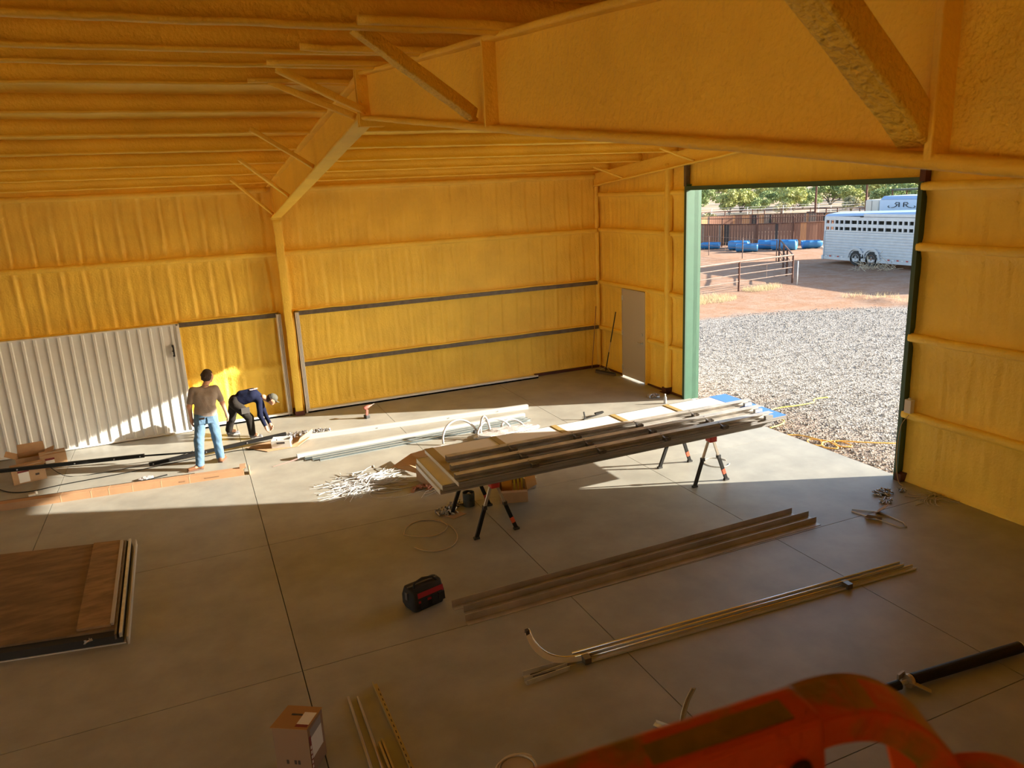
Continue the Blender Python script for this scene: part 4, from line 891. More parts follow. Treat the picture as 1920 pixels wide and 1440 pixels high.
# under the stack
t = carton('carton', 'open shallow brown carton on the floor under the panel stack', (-5.36, -6.60, 0), (.42, .80, .20), -.35, open_top=True, flaps=(('y-', .25, .22), ('x+', .45, .16)), lab=[((-.213, -.1, .10), (.003, .26, .06), INKR)])
t = thing('yellow_duct', 'yellow orange boxy plastic level case standing in the shallow carton', 'case', (-5.4, -6.6, .0))
obj('case_body', MB().box((-5.42, -6.50, .19), (.16, .52, .26), -.35), mat('orange_plastic', (.62, .26, .02), .45), t, bevel=.012)
for k in range(3): obj('rib', MB().box((-5.40+.06*k, -6.78, .19), (.025, .05, .30), -.35), mat('yellow_plastic', (.62, .50, .04), .45), t)
t = thing('parts_pot', 'dark grey round metal can standing under the panel stack', 'can', (-6.13, -6.72, 0))
obj('can_wall', MB().lathe((-6.13, -6.72, 0), [(0, .006), (0.0, .006), (.085, .004), (.088, .0), (.09, .1), (.086, .105), (.09, .11), (.092, .21), (.086, .21), (.084, .01), (0, .01)], 22), mat('grey_green_can', (.07, .075, .065), .45, .4), t, smooth=False)
obj('can_contents', MB().lathe((-6.13, -6.72, .15), [(0, .02), (.06, .02), (.08, 0), (.08, -.01)], 14).lathe((-6.12, -6.70, .17), [(0, .03), (.02, .02), (.025, 0)], 8), HWM, t)
t = thing('clear_tub', 'clear plastic tub half full of dark screws behind the open carton', 'tub', (-5.05, -6.55, 0))
obj('tub_wall', MB().box((-5.05, -6.55, .09), (.17, .15, .17), .1), PLA, t, bevel=.012); obj('tub_rim', MB().box((-5.05, -6.55, .178), (.185, .165, .012), .1), WHITE, t, bevel=.004); obj('tub_contents', MB().box((-5.05, -6.55, .05), (.15, .13, .09), .1), mat('dark_screws', (.10, .07, .05), .6, .5), t)
hardware('steel_fittings', (-6.50, -6.78, 0), (.18, .14), 46, 'pile of grey steel fittings beside the left sawhorse leg', sc_=1.4)
hardware('steel_fittings', (-6.28, -6.62, 0), (.13, .10), 30, 'steel fittings between the left sawhorse leg and the can', sc_=1.2)
sheet('cardboard_pad', [(-6.62, -6.85, .003), (-6.5, -7.08, .003), (-6.28, -7.0, .003), (-6.42, -6.72, .003)], 'small brown cardboard pad under the steel fittings pile', th=.005)
WIRE = mat('tan_cable', (.42, .30, .17), .5)
lone('cable_loop', MB().tube([(-6.96+.35*math.cos(R(a)), -7.42+.52*math.sin(R(a)), .008) for a in range(-150, 170, 10)]+smooth_path([(-7.28, -7.25, .012), (-7.15, -7.38, .014), (-6.95, -7.48, .014), (-6.78, -7.42, .014), (-6.66, -7.25, .012), (-6.72, -7.0, .01), (-6.95, -6.9, .01)], 5), .007, 6), WIRE, 'single tan cable coiled in a wide loop on the floor left of the sawhorse', 'cable', smooth=True)
lone('cable_loop', MB().tube([(-1.87+.20*math.cos(R(a)), -7.13+.22*math.sin(R(a)), .008) for a in range(0, 330, 10)], .006, 6), mat('pale_cable', (.42, .38, .32), .5), 'thin pale cable ring on the sunlit floor behind the right sawhorse', 'cable', smooth=True)

# --- plywood sheets stack, left foreground
PLY = mat('worn_plywood', (.19, .115, .05), .8, var=.30, vscale=2.2, stretch=(1, 3.5, 1), bump=.15, bscale=50); PLYE = mat('plywood_edge', (.20, .135, .07), .85)
t = thing('panel_pile', 'dark edged pallet of grey panels lying under the plywood at left', 'panel', (-12, -7, 0))
def sl_box(P, z0, z1): return MB().add([(x, y, z0) for x, y in P]+[(x, y, z1) for x, y in P], [(3, 2, 1, 0), (4, 5, 6, 7)]+[(i, (i+1) % 4, 4+(i+1) % 4, 4+i) for i in range(4)])
LP = [(-13.4, -7.835), (-10.70, -8.345), (-10.70, -5.70), (-13.4, -5.1)]
obj('dark_base', sl_box([(-13.4, -7.82), (-10.72, -8.33), (-10.76, -5.74), (-13.4, -5.15)], .012, .10), mat('pallet_side_black', (.02, .019, .018), .8), t)  # base of the pile, plain black sides
obj('white_rim', sl_box(LP, .0, .012), mat('rim_grey_paint', (.46, .44, .42), .4), t); obj('white_rim', MB().beam((-10.67, -8.38, .045), (-10.71, -5.71, .045), .018, .09), mat('rim_grey_paint', (.46, .44, .42), .4), t)
obj('side_rail', MB().beam((-10.735, -8.34, .11), (-10.775, -5.75, .11), .03, .05), ALU, t); obj('side_rail', MB().beam((-10.785, -8.34, .10), (-10.825, -5.76, .10), .02, .06), STEELD, t)

lone('plywood_sheet', sl_box([(-13.4, -7.70), (-10.80, -8.20), (-10.84, -5.75), (-13.4, -5.14)], .10, .125), PLY, 'large worn brown plywood sheet lying on the left foreground pile', 'plywood', bevel=.002)
lone('plywood_strip', sl_box([(-11.18, -8.07), (-10.84, -8.13), (-10.88, -5.78), (-11.22, -5.70)], .125, .155), mat('strip_plywood', (.25, .15, .065), .8, var=.28, vscale=3, stretch=(1, 3, 1)), 'narrow brown plywood strip on top of the large plywood sheet', 'plywood', bevel=.002)
lone('white_strip', MB().beam((-10.83, -8.12, .145), (-10.87, -5.8, .145), .035, .03), mat('grey_white_strip', (.42, .38, .32), .6), 'pale strip along the right edge of the plywood strip', 'strip')
hardware('bent_clip', (-11.05, -8.33, .10), (.03, .02), 4, 'small bent metal clip at the front edge of the plywood', sc_=.8)
hardware('bent_clip', (-11.28, -5.60, .0), (.04, .03), 4, 'small bent metal clip behind the plywood sheet', sc_=.8)

# --- tool bag
t = thing('tool_bag', 'black and red canvas tool bag standing in the middle foreground', 'bag', (-7.55, -9.1, 0))
BAGB = mat('black_canvas', (.012, .012, .013), .85, bump=.2, bscale=80); BAGR = mat('red_canvas', (.30, .010, .022), .8)
def loft(rings): 
    m = MB(); n_ = len(rings[0]); V = [p for r_ in rings for p in r_]
    F = [(i*n_+k, i*n_+(k+1) % n_, (i+1)*n_+(k+1) % n_, (i+1)*n_+k) for i in range(len(rings)-1) for k in range(n_)]+[tuple(range(n_))[::-1], tuple(range((len(rings)-1)*n_, len(rings)*n_))]
    return m.add(V, F)
def rr_ring(c, lx, ly, z, rz, rc=.05, wob=0):
    P = []
    for sx, sy, a0 in ((1, 1, 0), (-1, 1, 90), (-1, -1, 180), (1, -1, 270)):
        for a in (0, 30, 60, 90): P.append((sx*(lx/2-rc)+rc*math.cos(R(a0+a)), sy*(ly/2-rc)+rc*math.sin(R(a0+a))))
    return [(c[0]+u*math.cos(rz)-v*math.sin(rz), c[1]+u*math.sin(rz)+v*math.cos(rz), z+wob*math.sin(3*u*10)) for u, v in P]
bc = (-7.56, -9.08); brz = .27
obj('bag_body', loft([rr_ring(bc, .40, .26, .005, brz), rr_ring(bc, .43, .29, .05, brz), rr_ring(bc, .43, .29, .15, brz), rr_ring(bc, .41, .24, .22, brz), rr_ring(bc, .42, .17, .26, brz, .04), rr_ring(bc, .40, .13, .265, brz, .04)]), BAGB, t, smooth=True)
def BW(u, v, z): return (bc[0]+u*math.cos(brz)-v*math.sin(brz), bc[1]+u*math.sin(brz)+v*math.cos(brz), z)
obj('red_panel', MB().add([BW(-.15, -.150, .11), BW(.19, -.150, .11), BW(.19, -.128, .225), BW(-.15, -.128, .225)], [(0, 1, 2, 3)]), BAGR, t)
for u in (-.08, .06, .15): obj('pocket', MB().add([BW(u-.045, -.158, .05), BW(u+.045, -.158, .05), BW(u+.04, -.156, .15), BW(u-.04, -.156, .15), BW(u-.045, -.145, .05), BW(u+.045, -.145, .05), BW(u+.04, -.14, .155), BW(u-.04, -.14, .155)], [(0, 1, 2, 3), (0, 3, 7, 4), (1, 5, 6, 2), (3, 2, 6, 7)]), BAGB, t)
obj('handle', MB().tube([BW(-.15, -.06, .26), BW(-.12, -.02, .30), BW(0, .0, .315), BW(.12, -.02, .30), BW(.15, -.06, .26)], .014, 8), BAGB, t, smooth=True); obj('zip_rim', MB().tube([BW(-.20, 0, .268), BW(.20, 0, .268)], .010, 6), mat('zip_grey', (.10, .10, .10), .5), t)
obj('side_buckle', MB().box(BW(-.215, 0, .17), (.02, .05, .09), brz), mat('buckle_grey', (.09, .08, .08), .5), t)

# --- steel angles on the floor
ANG = mat('angle_steel', (.42, .38, .33), .42, .35, var=.15, vscale=3)
LPR = [(-.045, 0), (.045, 0), (.045, .006), (-.039, .006), (-.039, .085), (-.045, .085)]
LPR = [(-u, v) for u, v in LPR][::-1]
for k, (a, b) in enumerate([((-7.30, -9.36, 0), (-2.24, -9.28, 0)), ((-7.22, -9.53, 0), (-2.12, -9.47, 0)), ((-7.27, -9.72, 0), (-2.17, -9.66, 0))]):
    t = thing('steel_angle', ['steel angle on the floor farthest from the camera, beside the tool bag', 'middle steel angle of the three lying on the floor', 'steel angle nearest the camera of the three on the floor'][k], 'angle', a)
    obj('angle_leg', MB().prism([(u, v) for u, v in [(-.045, 0), (-.039, 0), (-.039, .085), (-.045, .085)]], (a[0], a[1], 0), (b[0], b[1], 0)), ANG, t)
    obj('angle_leg', MB().prism([(-.039, 0), (.045, 0), (.045, .006), (-.039, .006)], a, b), ANG, t)
# --- garage track with curved end
TRK = mat('bright_track', (.62, .62, .61), .3, .5, var=.05, vscale=4)
t = thing('curved_door_track', 'galvanised overhead door track with a curved end on the foreground floor', 'track', (-6.5, -10.9, 0))
LIPM = mat('rail_lip_metal', (.85, .86, .87), .2, 1.)
CT = [(-.028, 0), (.028, 0), (.034, .012), (.030, .030), (.022, .026), (.024, .012), (-.024, .012), (-.026, .034), (-.036, .030), (-.034, .010)]
obj('track_rail', MB().prism([(u, v+.04) for u, v in CT], (-6.55, -10.845, 0), (-2.25, -11.03, 0)), TRK, t); obj('track_rail', MB().prism([(u, v) for u, v in CT], (-6.40, -10.92, 0), (-2.12, -11.10, 0)), TRK, t)
obj('rail_lip', MB().tube([(-6.55, -10.815, .072), (-2.25, -11.0, .072)], .011, 8), LIPM, t, smooth=True); obj('rail_lip', MB().tube([(-6.40, -10.89, .032), (-2.12, -11.07, .032)], .011, 8), LIPM, t, smooth=True); obj('rail_lip', MB().tube([(-6.55, -10.875, .070), (-2.25, -11.06, .070)], .009, 8), LIPM, t, smooth=True)
obj('track_angle', MB().prism([(-.05, 0), (-.045, 0), (-.045, .055), (-.05, .055)], (-7.10, -10.88, 0), (-2.2, -11.06, 0)).prism([(-.05, .0), (.0, 0), (.0, .005), (-.05, .005)], (-7.10, -10.88, 0), (-2.2, -11.06, 0)), TRK, t)
obj('angle_stub', MB().prism([(-.03, 0), (.03, 0), (.03, .05), (.024, .05), (.024, .006), (-.024, .006), (-.024, .05), (-.03, .05)], (-7.12, -10.95, 0), (-6.65, -10.93, 0)), ALU, t)
cv = [(-6.40, -10.90, .04), (-6.55, -10.88, .045), (-6.68, -10.86, .06), (-6.79, -10.82, .095), (-6.87, -10.77, .15), (-6.92, -10.71, .22), (-6.94, -10.66, .30), (-6.95, -10.64, .33)]
cv = smooth_path(cv, 4); m = MB()
for i in range(len(cv)-1): m.beam(cv[i], cv[i]+(cv[i+1]-cv[i])*1.08, .012, .055, (1, 0, .3)); m.beam(cv[i]+Vector((.012, .012, 0)), cv[i]+(cv[i+1]-cv[i])*1.08+Vector((.012, .012, 0)), .03, .008, (1, 0, .3))
obj('curved_rail', m, mat('curve_zinc', (.66, .66, .64), .35, .5), t); obj('curved_lip', MB().tube([p+Vector((.022, .012, .026)) for p in cv], .008, 6), LIPM, t, smooth=True); obj('curve_tip', MB().box(cv[-1], (.035, .04, .05)), INK, t)
for x in (-6.45, -3.15): obj('splice_bracket', MB().box((x, -10.92-(x+6.4)*.043, .045), (.07, .11, .06), -.04), CLIP, t)
obj('slot_holes', MB().box((-6.92, -10.885, .03), (.24, .004, .01), -.04).box((-6.92, -10.945, .045), (.24, .004, .008), -.04), INK, t)
t = thing('curved_track_piece', 'short curved track piece standing up behind the orange rail', 'track', (-6.15, -12.1, 0)); m = MB()
cv = smooth_path([(-6.02, -12.06, .31), (-6.10, -12.08, .22), (-6.16, -12.11, .12), (-6.19, -12.15, .02)], 5)
for i in range(len(cv)-1): m.beam(cv[i], cv[i]+(cv[i+1]-cv[i])*1.08, .05, .01, (0, 1, .2)); m.beam(cv[i]+Vector((.02, .0, 0)), cv[i]+(cv[i+1]-cv[i])*1.08+Vector((.02, 0, 0)), .008, .02, (0, 1, .2))
obj('curved_rail', m, mat('curve_cream', (.40, .36, .26), .4, .5), t)
lone('perforated_angle', MB().beam((-6.37, -11.99, .03), (-6.20, -12.25, .03), .05, .006).beam((-6.345, -11.98, .03), (-6.175, -12.24, .03), .005, .05), ALU, 'short perforated angle piece just left of the curved piece by the orange rail', 'angle')
# --- timber / metal strips, bottom centre
TIM = mat('pale_strip', (.40, .33, .23), .5, .2, var=.1)
lone('thin_rod', MB().tube([(-8.70, -10.38, .012), (-8.72, -11.9, .012)], .012, 8), TIM, 'left one of two thin pale rods at the bottom of the picture', 'rod', smooth=True)
lone('thin_rod', MB().tube([(-8.62, -10.42, .012), (-8.63, -11.9, .012)], .012, 8), TIM, 'right one of two thin pale rods at the bottom of the picture', 'rod', smooth=True)
OCH = mat('ochre_perforated', (.42, .32, .12), .5, .3, var=.1)
t = thing('perforated_strip', 'long ochre perforated angle right of the thin rods', 'angle', (-8.4, -11, 0)); obj('angle_leg', MB().beam((-8.425, -10.30, .004), (-8.405, -11.9, .004), .04, .008), OCH, t); obj('angle_leg', MB().beam((-8.445, -10.30, .022), (-8.425, -11.9, .022), .005, .044), OCH, t)
for k in range(16): obj('slot', MB().box((-8.413, -10.40-.08*k, .0085), (.008, .035, .002)), INK, t)
t = thing('perforated_strip', 'short pair of ochre angles beside the right thin rod', 'angle', (-8.58, -11.4, 0)); obj('angle_leg', MB().beam((-8.585, -11.13, .02), (-8.575, -11.9, .02), .018, .04), OCH, t); obj('angle_leg', MB().beam((-8.555, -11.10, .02), (-8.545, -11.9, .02), .018, .03), OCH, t)
# --- carton bottom left with label
CH_ = .42
t = thing('carton', 'tall brown carton with white labels at the bottom of the picture', 'box', (-9.22, -11.15, 0)); crz = .55
cc = Vector((-9.20, -11.08, 0)); 
BLp = [(-9.42, -11.07), (-9.16, -11.23), (-9.01, -11.01), (-9.26, -10.85)]
def quadbox(P, z0, z1): return MB().add([(x, y, z0) for x, y in P]+[(x, y, z1) for x, y in P], [(3, 2, 1, 0), (4, 5, 6, 7)]+[(i, (i+1) % 4, 4+(i+1) % 4, 4+i) for i in range(4)])
obj('carton_body', quadbox(BLp, 0, .44), mat('cardboard_dull', (.27, .175, .11), .85), t, bevel=.003)
A, B, C_, D_ = [Vector((*p, 0)) for p in BLp]
def topp(u, v, z=.442): p = A+(B-A)*u+(D_-A)*v; return (p.x, p.y, z)
def sidep(u, z, o=.0015): p = B+(C_-B)*u; n_ = Vector(((C_-B).y, -(C_-B).x, 0)).normalized(); p = p+n_*o; return (p.x, p.y, z)
def frontp(u, z, o=.0015): p = A+(B-A)*u; n_ = Vector(((B-A).y, -(B-A).x, 0)).normalized(); p = p+n_*o; return (p.x, p.y, z)
Q = lambda f, u0, u1, v0, v1: MB().add([f(u0, v0), f(u1, v0), f(u1, v1), f(u0, v1)], [(0, 1, 2, 3)])
TOPC = mat('carton_top', (.36, .19, .065), .8)
obj('top_flap', MB().add([topp(-.03, -.03, .446), topp(1.0, -.03, .446), topp(1.0, 1.0, .443), topp(0, 1.0, .443), topp(-.03, -.03, .441), topp(1.0, -.03, .441)], [(0, 1, 2, 3), (0, 4, 5, 1)]), TOPC, t)
obj('label', Q(lambda u, v: topp(u, v, .4475), .62, .96, .10, .72), PAPER, t); obj('label', Q(lambda u, v: topp(u, v, .448), .62, .96, .06, .18), INKR, t)
obj('label', Q(lambda u, v: sidep(u, v), .12, .85, .14, .33), PAPER, t); obj('label', Q(lambda u, v: sidep(u, v), .12, .85, .33, .41), mat('grey_label', (.25, .24, .24), .6), t); obj('label', Q(lambda u, v: sidep(u, v, .002), .02, .14, .02, .36), INKR, t)
obj('tape_slot', Q(lambda u, v: topp(u, v, .4475), .30, .62, .55, .63), INK, t)
for k in range(5): obj('letter', Q(lambda u, v: sidep(u, v, .003), .04, .11, .06+.045*k, .09+.045*k), PAPER, t)
for u in (.30, .52, .62): obj('print', Q(frontp, u, u+.07, .10, .14), INK, t)
# --- white basket at the bottom edge
t = thing('white_bucket', 'beige white pail with wire handle cut by the bottom edge', 'pail', (-7.72, -12.12, 0)); BKT = mat('pail_beige', (.50, .43, .33), .5)
obj('pail_wall', MB().lathe((-7.72, -12.13, 0), [(0, .0), (.12, .0), (.145, .20), (.155, .205), (.155, .225), (.14, .225), (.135, .20), (.11, .02), (0, .02)], 24), BKT, t, smooth=False)
obj('pail_handle', MB().tube([(-7.72+.155*math.cos(R(a)), -12.13+.06+.05*math.sin(R(a)), .21+.04*math.sin(R(a))) for a in range(0, 181, 15)], .006, 6), mat('pail_wire', (.55, .48, .38), .4), t, smooth=True)
obj('lid', MB().lathe((-7.72, -12.13, .20), [(0, .012), (.13, .012), (.134, 0)], 24), mat('pail_lid', (.42, .34, .26), .5), t)

# --- black torsion tube with drum bracket at lower right
t = thing('torsion_tube', 'thick black steel tube with metal brackets at lower right', 'tube', (-3.4, -12.6, 0))
obj('tube_body', MB().tube([(-3.98, -12.585, .065), (-2.67, -12.70, .065)], .055, 20), BLKP, t, smooth=False); obj('tube_body', MB().tube([(-5.2, -12.5, .055), (-4.13, -12.575, .055)], .045, 18), BLKP, t, smooth=False)
BRZ = mat('bracket_zinc', (.42, .36, .28), .4, .8)
obj('coupler', MB().lathe((-4.02, -12.585, .065), [(.02, -.02), (.062, -.02), (.068, 0), (.062, .02), (.02, .02)], 18, (1, -.09, 0)), BRZ, t); obj('shaft', MB().tube([(-4.14, -12.575, .06), (-3.97, -12.585, .065)], .018, 10), ALU, t)
obj('bracket', MB().box((-4.06, -12.53, .10), (.10, .02, .06), .2).beam((-4.05, -12.60, .09), (-3.92, -12.74, .02), .055, .008), BRZ, t); obj('end_fitting', MB().lathe((-2.67, -12.70, .065), [(0, .0), (.05, 0), (.05, .02), (.02, .025), (.02, .06), (0, .06)], 14, (1, -.09, 0)), ALU, t)
# --- bits by the right wall
hardware('steel_clips', (-.62, -9.35, 0), (.17, .09), 40, 'larger heap of steel clips on the floor near the right jamb', sc_=1.2)
hardware('steel_clips', (-.82, -9.58, 0), (.10, .06), 16, 'small heap of clips in front of the larger heap by the jamb', sc_=1.1)
hardware('steel_clips', (-.32, -9.42, 0), (.07, .05), 12, 'tiny group of clips between the heaps and the wall', sc_=1.)
straps('white_cord_tangle', (-.22, -9.83), (.13, .12), 26, 'tangle of thin pale cord on the floor by the right wall', mat('pale_cable', (.42, .38, .32), .5), .3, .004, .03)
lone('wire_hanger', MB().tube([(-1.50, -9.60, .01), (-1.45, -9.56, .012), (-1.20, -9.80, .01), (-1.20, -10.18, .01), (-1.28, -10.30, .01), (-1.36, -10.27, .01), (-1.40, -10.0, .012), (-1.48, -9.70, .01)], .008, 6, closed=True), mat('pale_wire_loop', (.55, .5, .42), .4), 'long pale strap loop on the floor around small cardboard bits', 'loop', smooth=True)
sheet('cardboard_scrap', [(-1.28, -9.80, .004), (-1.12, -9.72, .004), (-1.08, -9.84, .12), (-1.24, -9.92, .12)], 'folded cardboard bit inside the pale strap loop near the wall', CARDI)
sheet('cardboard_scrap', [(-1.50, -9.82, .004), (-1.36, -9.98, .004), (-1.40, -10.02, .07), (-1.52, -9.88, .07)], 'smaller dark cardboard bit at the edge of the strap loop', CARDI)
# --- broom and pole in the corner
t = thing('push_broom', 'black handled push broom leaning in the corner beside the grey door', 'broom', (-.25, -.75, 0))
hx = Vector((-.28, -.78, .07)); tp = Vector((-.10, -1.00, 1.58)); dv = tp-hx
obj('handle', MB().tube([hx, hx+dv*.33], .014, 8), mat('broom_black', (.03, .025, .02), .5), t, smooth=True); obj('handle', MB().tube([hx+dv*.33, hx+dv*.5], .013, 8), mat('broom_wood', (.55, .38, .2), .6), t, smooth=True); obj('handle', MB().tube([hx+dv*.5, tp], .014, 8), mat('broom_black', (.03, .025, .02), .5), t, smooth=True)
obj('broom_head', MB().beam((-.40, -.52, .075), (-.20, -1.10, .075), .06, .035), mat('broom_black', (.03, .025, .02), .5), t, bevel=.004)
m = MB()
for k in range(60):
    f = k/59; p = Vector((-.40, -.52, .06)).lerp(Vector((-.20, -1.10, .06)), f)
    for s_ in (-.02, 0, .02): m.beam(p+Vector((s_, 0, 0)), p+Vector((s_*1.6, 0, -.055)), .007, .007, (0, 1, 0))
obj('bristles', m, mat('bristle_grey', (.22, .17, .12), .9), t)['kind'] = 'stuff'
obj('brace', MB().tube([(-.36, -.64, .09), tuple(hx+dv*.08), (-.24, -.96, .09)], .005, 6), ALU, t)
lone('wooden_pole', MB().tube([(-.30, -.12, .0), (-.13, -.09, 1.62)], .011, 8), mat('pole_wood', (.40, .22, .09), .6), 'thin wooden pole leaning upright in the back right corner', 'pole', smooth=True)

# --- orange painted steel lift rail close to the camera
ORG = mat('chipped_orange_paint', (.50, .055, .008), .45, c2=(.20, .12, .02), vscale=9, vlo=.36, vhi=.47, bump=.2, bscale=40)
ORY = mat('worn_yellow_paint', (.34, .15, .015), .5, c2=(.16, .08, .01), vscale=12, vlo=.35, vhi=.6)
t = thing('lift_rail', 'blurred chipped orange steel arm with curved hook right in front', 'rail', (-9.0, -16.1, 3.8))
def flat_path(P, w_, th, upv): # flat steel strap bent along P
    m = MB(); P = [Vector(p) for p in P]; u = Vector(upv).normalized(); V = []; n_ = len(P)
    for i in range(n_):
        d = (P[min(i+1, n_-1)]-P[max(i-1, 0)]).normalized(); nn = d.cross(u).normalized()
        V += [P[i]+u*w_/2+nn*th/2, P[i]-u*w_/2+nn*th/2, P[i]-u*w_/2-nn*th/2, P[i]+u*w_/2-nn*th/2]
    F = [(i*4+k, i*4+(k+1) % 4, i*4+4+(k+1) % 4, i*4+4+k) for i in range(n_-1) for k in range(4)]+[(3, 2, 1, 0), tuple(range(4*n_-4, 4*n_))]
    return m.add(V, F)
HF = (.388, .922, 0)
obj('arm_bar', MB().beam((-9.40, -16.245, 4.098), (-9.119, -16.291, 4.128), .045, .056), ORG, t, bevel=.006)
obj('arm_top_wear', MB().beam((-9.26, -16.272, 4.1405), (-9.145, -16.2905, 4.1545), .022, .0015), mat('worn_olive_metal', (.14, .10, .025), .6, c2=(.22, .13, .02), vscale=30), t)
hk = smooth_path([(-9.13, -16.286, 4.134), (-9.095, -16.29, 4.134), (-9.06, -16.296, 4.127), (-9.037, -16.309, 4.114), (-9.021, -16.321, 4.094), (-9.017, -16.329, 4.07), (-9.023, -16.333, 4.047), (-9.045, -16.329, 4.027)], 5)
obj('hook_strap', flat_path(hk, .045, .028, HF), ORG, t, bevel=.002)
ctr = Vector((-9.085, -16.312, 4.075)); obj('hook_top_wear', flat_path([Vector(p)+(Vector(p)-ctr).normalized()*.0142 for p in hk[:20]], .0445, .002, HF), ORY, t)
hk2 = smooth_path([(-9.047, -16.343, 4.056), (-9.025, -16.347, 4.074), (-9.0, -16.355, 4.080), (-8.973, -16.367, 4.075), (-8.948, -16.383, 4.058)], 5)
obj('second_hook', flat_path(hk2, .045, .02, HF), ORG, t, bevel=.002)
obj('catch_tab', MB().beam((-9.041, -16.311, 4.10), (-9.034, -16.325, 4.045), .02, .006, HF), mat('bright_orange_tab', (.62, .09, .012), .45), t)
obj('arm_bolt', MB().lathe((-9.145, -16.308, 4.112), [(0, .012), (.009, .012), (.010, .008), (.010, -.004), (.013, -.005), (.013, -.008)], 14, (-.388, -.922, .0)), mat('greasy_bolt', (.05, .04, .02), .5, .5), t)
# ------------------------------------------------------------------ the two workers
def cone(P, a, b, ra, rb):
    a = np.array(a, float); b = np.array(b, float); ab = b-a; t_ = np.clip(((P-a)@ab)/max(ab@ab, 1e-9), 0, 1)
    return np.linalg.norm(P-(a+t_[..., None]*ab), axis=-1)-(ra+(rb-ra)*t_)
def smin(a, b, k): h_ = np.clip(.5+.5*(b-a)/k, 0, 1); return b+(a-b)*h_-k*h_*(1-h_)
def field(P, cones, k=.03):
    f = None
    for c in cones:
        g_ = cone(P, *c[:4]); f = g_ if f is None else smin(f, g_, c[4] if len(c) > 4 else k)
    return f
def surfnet(cones, h, k=.03, clips=(), wr=0., seed=0):
    A = np.array([c[0] for c in cones]+[c[1] for c in cones], float); rm = max(max(c[2], c[3]) for c in cones)+.03
    lo = A.min(0)-rm; hi = A.max(0)+rm; n = np.ceil((hi-lo)/h).astype(int)+1
    G = np.stack(np.meshgrid(*[lo[i]+h*np.arange(n[i]) for i in range(3)], indexing='ij'), -1)
    f = field(G, cones, k)
    if wr: f = f+wr*wav(G[..., 0]*9, G[..., 1]*9, G[..., 2]*6, seed, 1.3, 5)
    for nrm, off in clips:  # keep the side where dot(p,n) < off
        f = np.maximum(f, G@np.array(nrm, float)-off)
    s = f < 0; cell = np.zeros(np.array(f.shape)-1, int)
    acc = np.zeros((*cell.shape, 3)); cnt = np.zeros(cell.shape)
    cr = [(0, 0, 0), (1, 0, 0), (0, 1, 0), (1, 1, 0), (0, 0, 1), (1, 0, 1), (0, 1, 1), (1, 1, 1)]
    sl = lambda A_, c: A_[c[0]:A_.shape[0]-1+c[0], c[1]:A_.shape[1]-1+c[1], c[2]:A_.shape[2]-1+c[2]]
    for i, c0 in enumerate(cr):
        for c1 in cr[i+1:]:
            if sum(abs(a-b) for a, b in zip(c0, c1)) != 1: continue
            f0, f1 = sl(f, c0), sl(f, c1); m = (f0 < 0) != (f1 < 0); t_ = np.where(m, f0/np.where(m, f0-f1, 1), 0)
            p = np.array(c0)+(np.array(c1)-np.array(c0))*t_[..., None]; acc += np.where(m[..., None], p, 0); cnt += m
    act = cnt > 0; idx = -np.ones(cell.shape, int); idx[act] = np.arange(act.sum())
    ijk = np.argwhere(act); V = lo+h*(ijk+acc[act]/cnt[act][:, None]); F = []
    for ax in range(3):
        o = [0, 0, 0]; o[ax] = 1
        a0 = s[tuple(slice(0, s.shape[i]-o[i]) for i in range(3))]; a1 = s[tuple(slice(o[i], None) for i in range(3))]
        u, v = [(1, 2), (2, 0), (0, 1)][ax]
        for e in np.argwhere(a0 != a1):
            if e[u] == 0 or e[v] == 0 or e[u] >= s.shape[u]-1 or e[v] >= s.shape[v]-1 or e[ax] >= cell.shape[ax]: continue
            q_ = []
            for du, dv in ((-1, -1), (0, -1), (0, 0), (-1, 0)):
                c = list(e); c[u] += du; c[v] += dv; q_.append(int(idx[tuple(c)]))
            if min(q_) < 0: continue
            F.append(tuple(q_) if s[tuple(e)] else tuple(q_[::-1]))
    return V, F
def blobobj(name, cones, h, m_, parent, k=.03, clips=(), wr=0., seed=0, extra=None):
    V, F = surfnet(cones, h, k, clips, wr, seed); V = V.tolist()
    if extra is not None:
        o = len(V); V += extra.v; F = F+[tuple(i+o for i in f) for f in extra.f]
    return mk(name, V, F, m_, parent, smooth=True)
def hand(wr_, dirv, pal, thumb, curl=.5, s=1.):
    """palm slab and five curled fingers; dirv: along the hand, pal: palm normal, thumb: side of the thumb"""
    w_ = Vector(wr_); d = Vector(dirv).normalized(); n = Vector(pal); n = (n-d*n.dot(d)).normalized(); sd_ = Vector(thumb); sd_ = (sd_-d*sd_.dot(d)-n*sd_.dot(n)).normalized()
    cones = [(w_, w_+d*.03*s, .024*s, .026*s), (w_+d*.03*s+sd_*.018*s, w_+d*.085*s+sd_*.026*s, .020*s, .014*s), (w_+d*.03*s-sd_*.018*s, w_+d*.08*s-sd_*.028*s, .019*s, .013*s), (w_+d*.03*s, w_+d*.085*s, .020*s, .015*s)]
    m = MB()
    for j, (o, L) in enumerate([(.030, .070), (.010, .078), (-.010, .073), (-.030, .058)]):
        p = w_+d*.078*s+sd_*o*s; P = [p]; a = curl*.4
        for f in (.45, .32, .23): dd = d*math.cos(a)+n*math.sin(a); P.append(P[-1]+dd*L*f*s); a += curl
        m.tube(P, [.0095*s, .009*s, .0085*s, .0065*s], 7)
    p = w_+d*.025*s+sd_*.024*s
    m.tube([p, p+(d*.6+sd_*.8)*.030*s, p+(d*.6+sd_*.8)*.030*s+(d*.9+sd_*.2+n*.3)*.026*s, p+(d*.6+sd_*.8)*.030*s+(d*.9+sd_*.1+n*.5)*.048*s], [.012*s, .0105*s, .0095*s, .007*s], 7)
    return cones, m
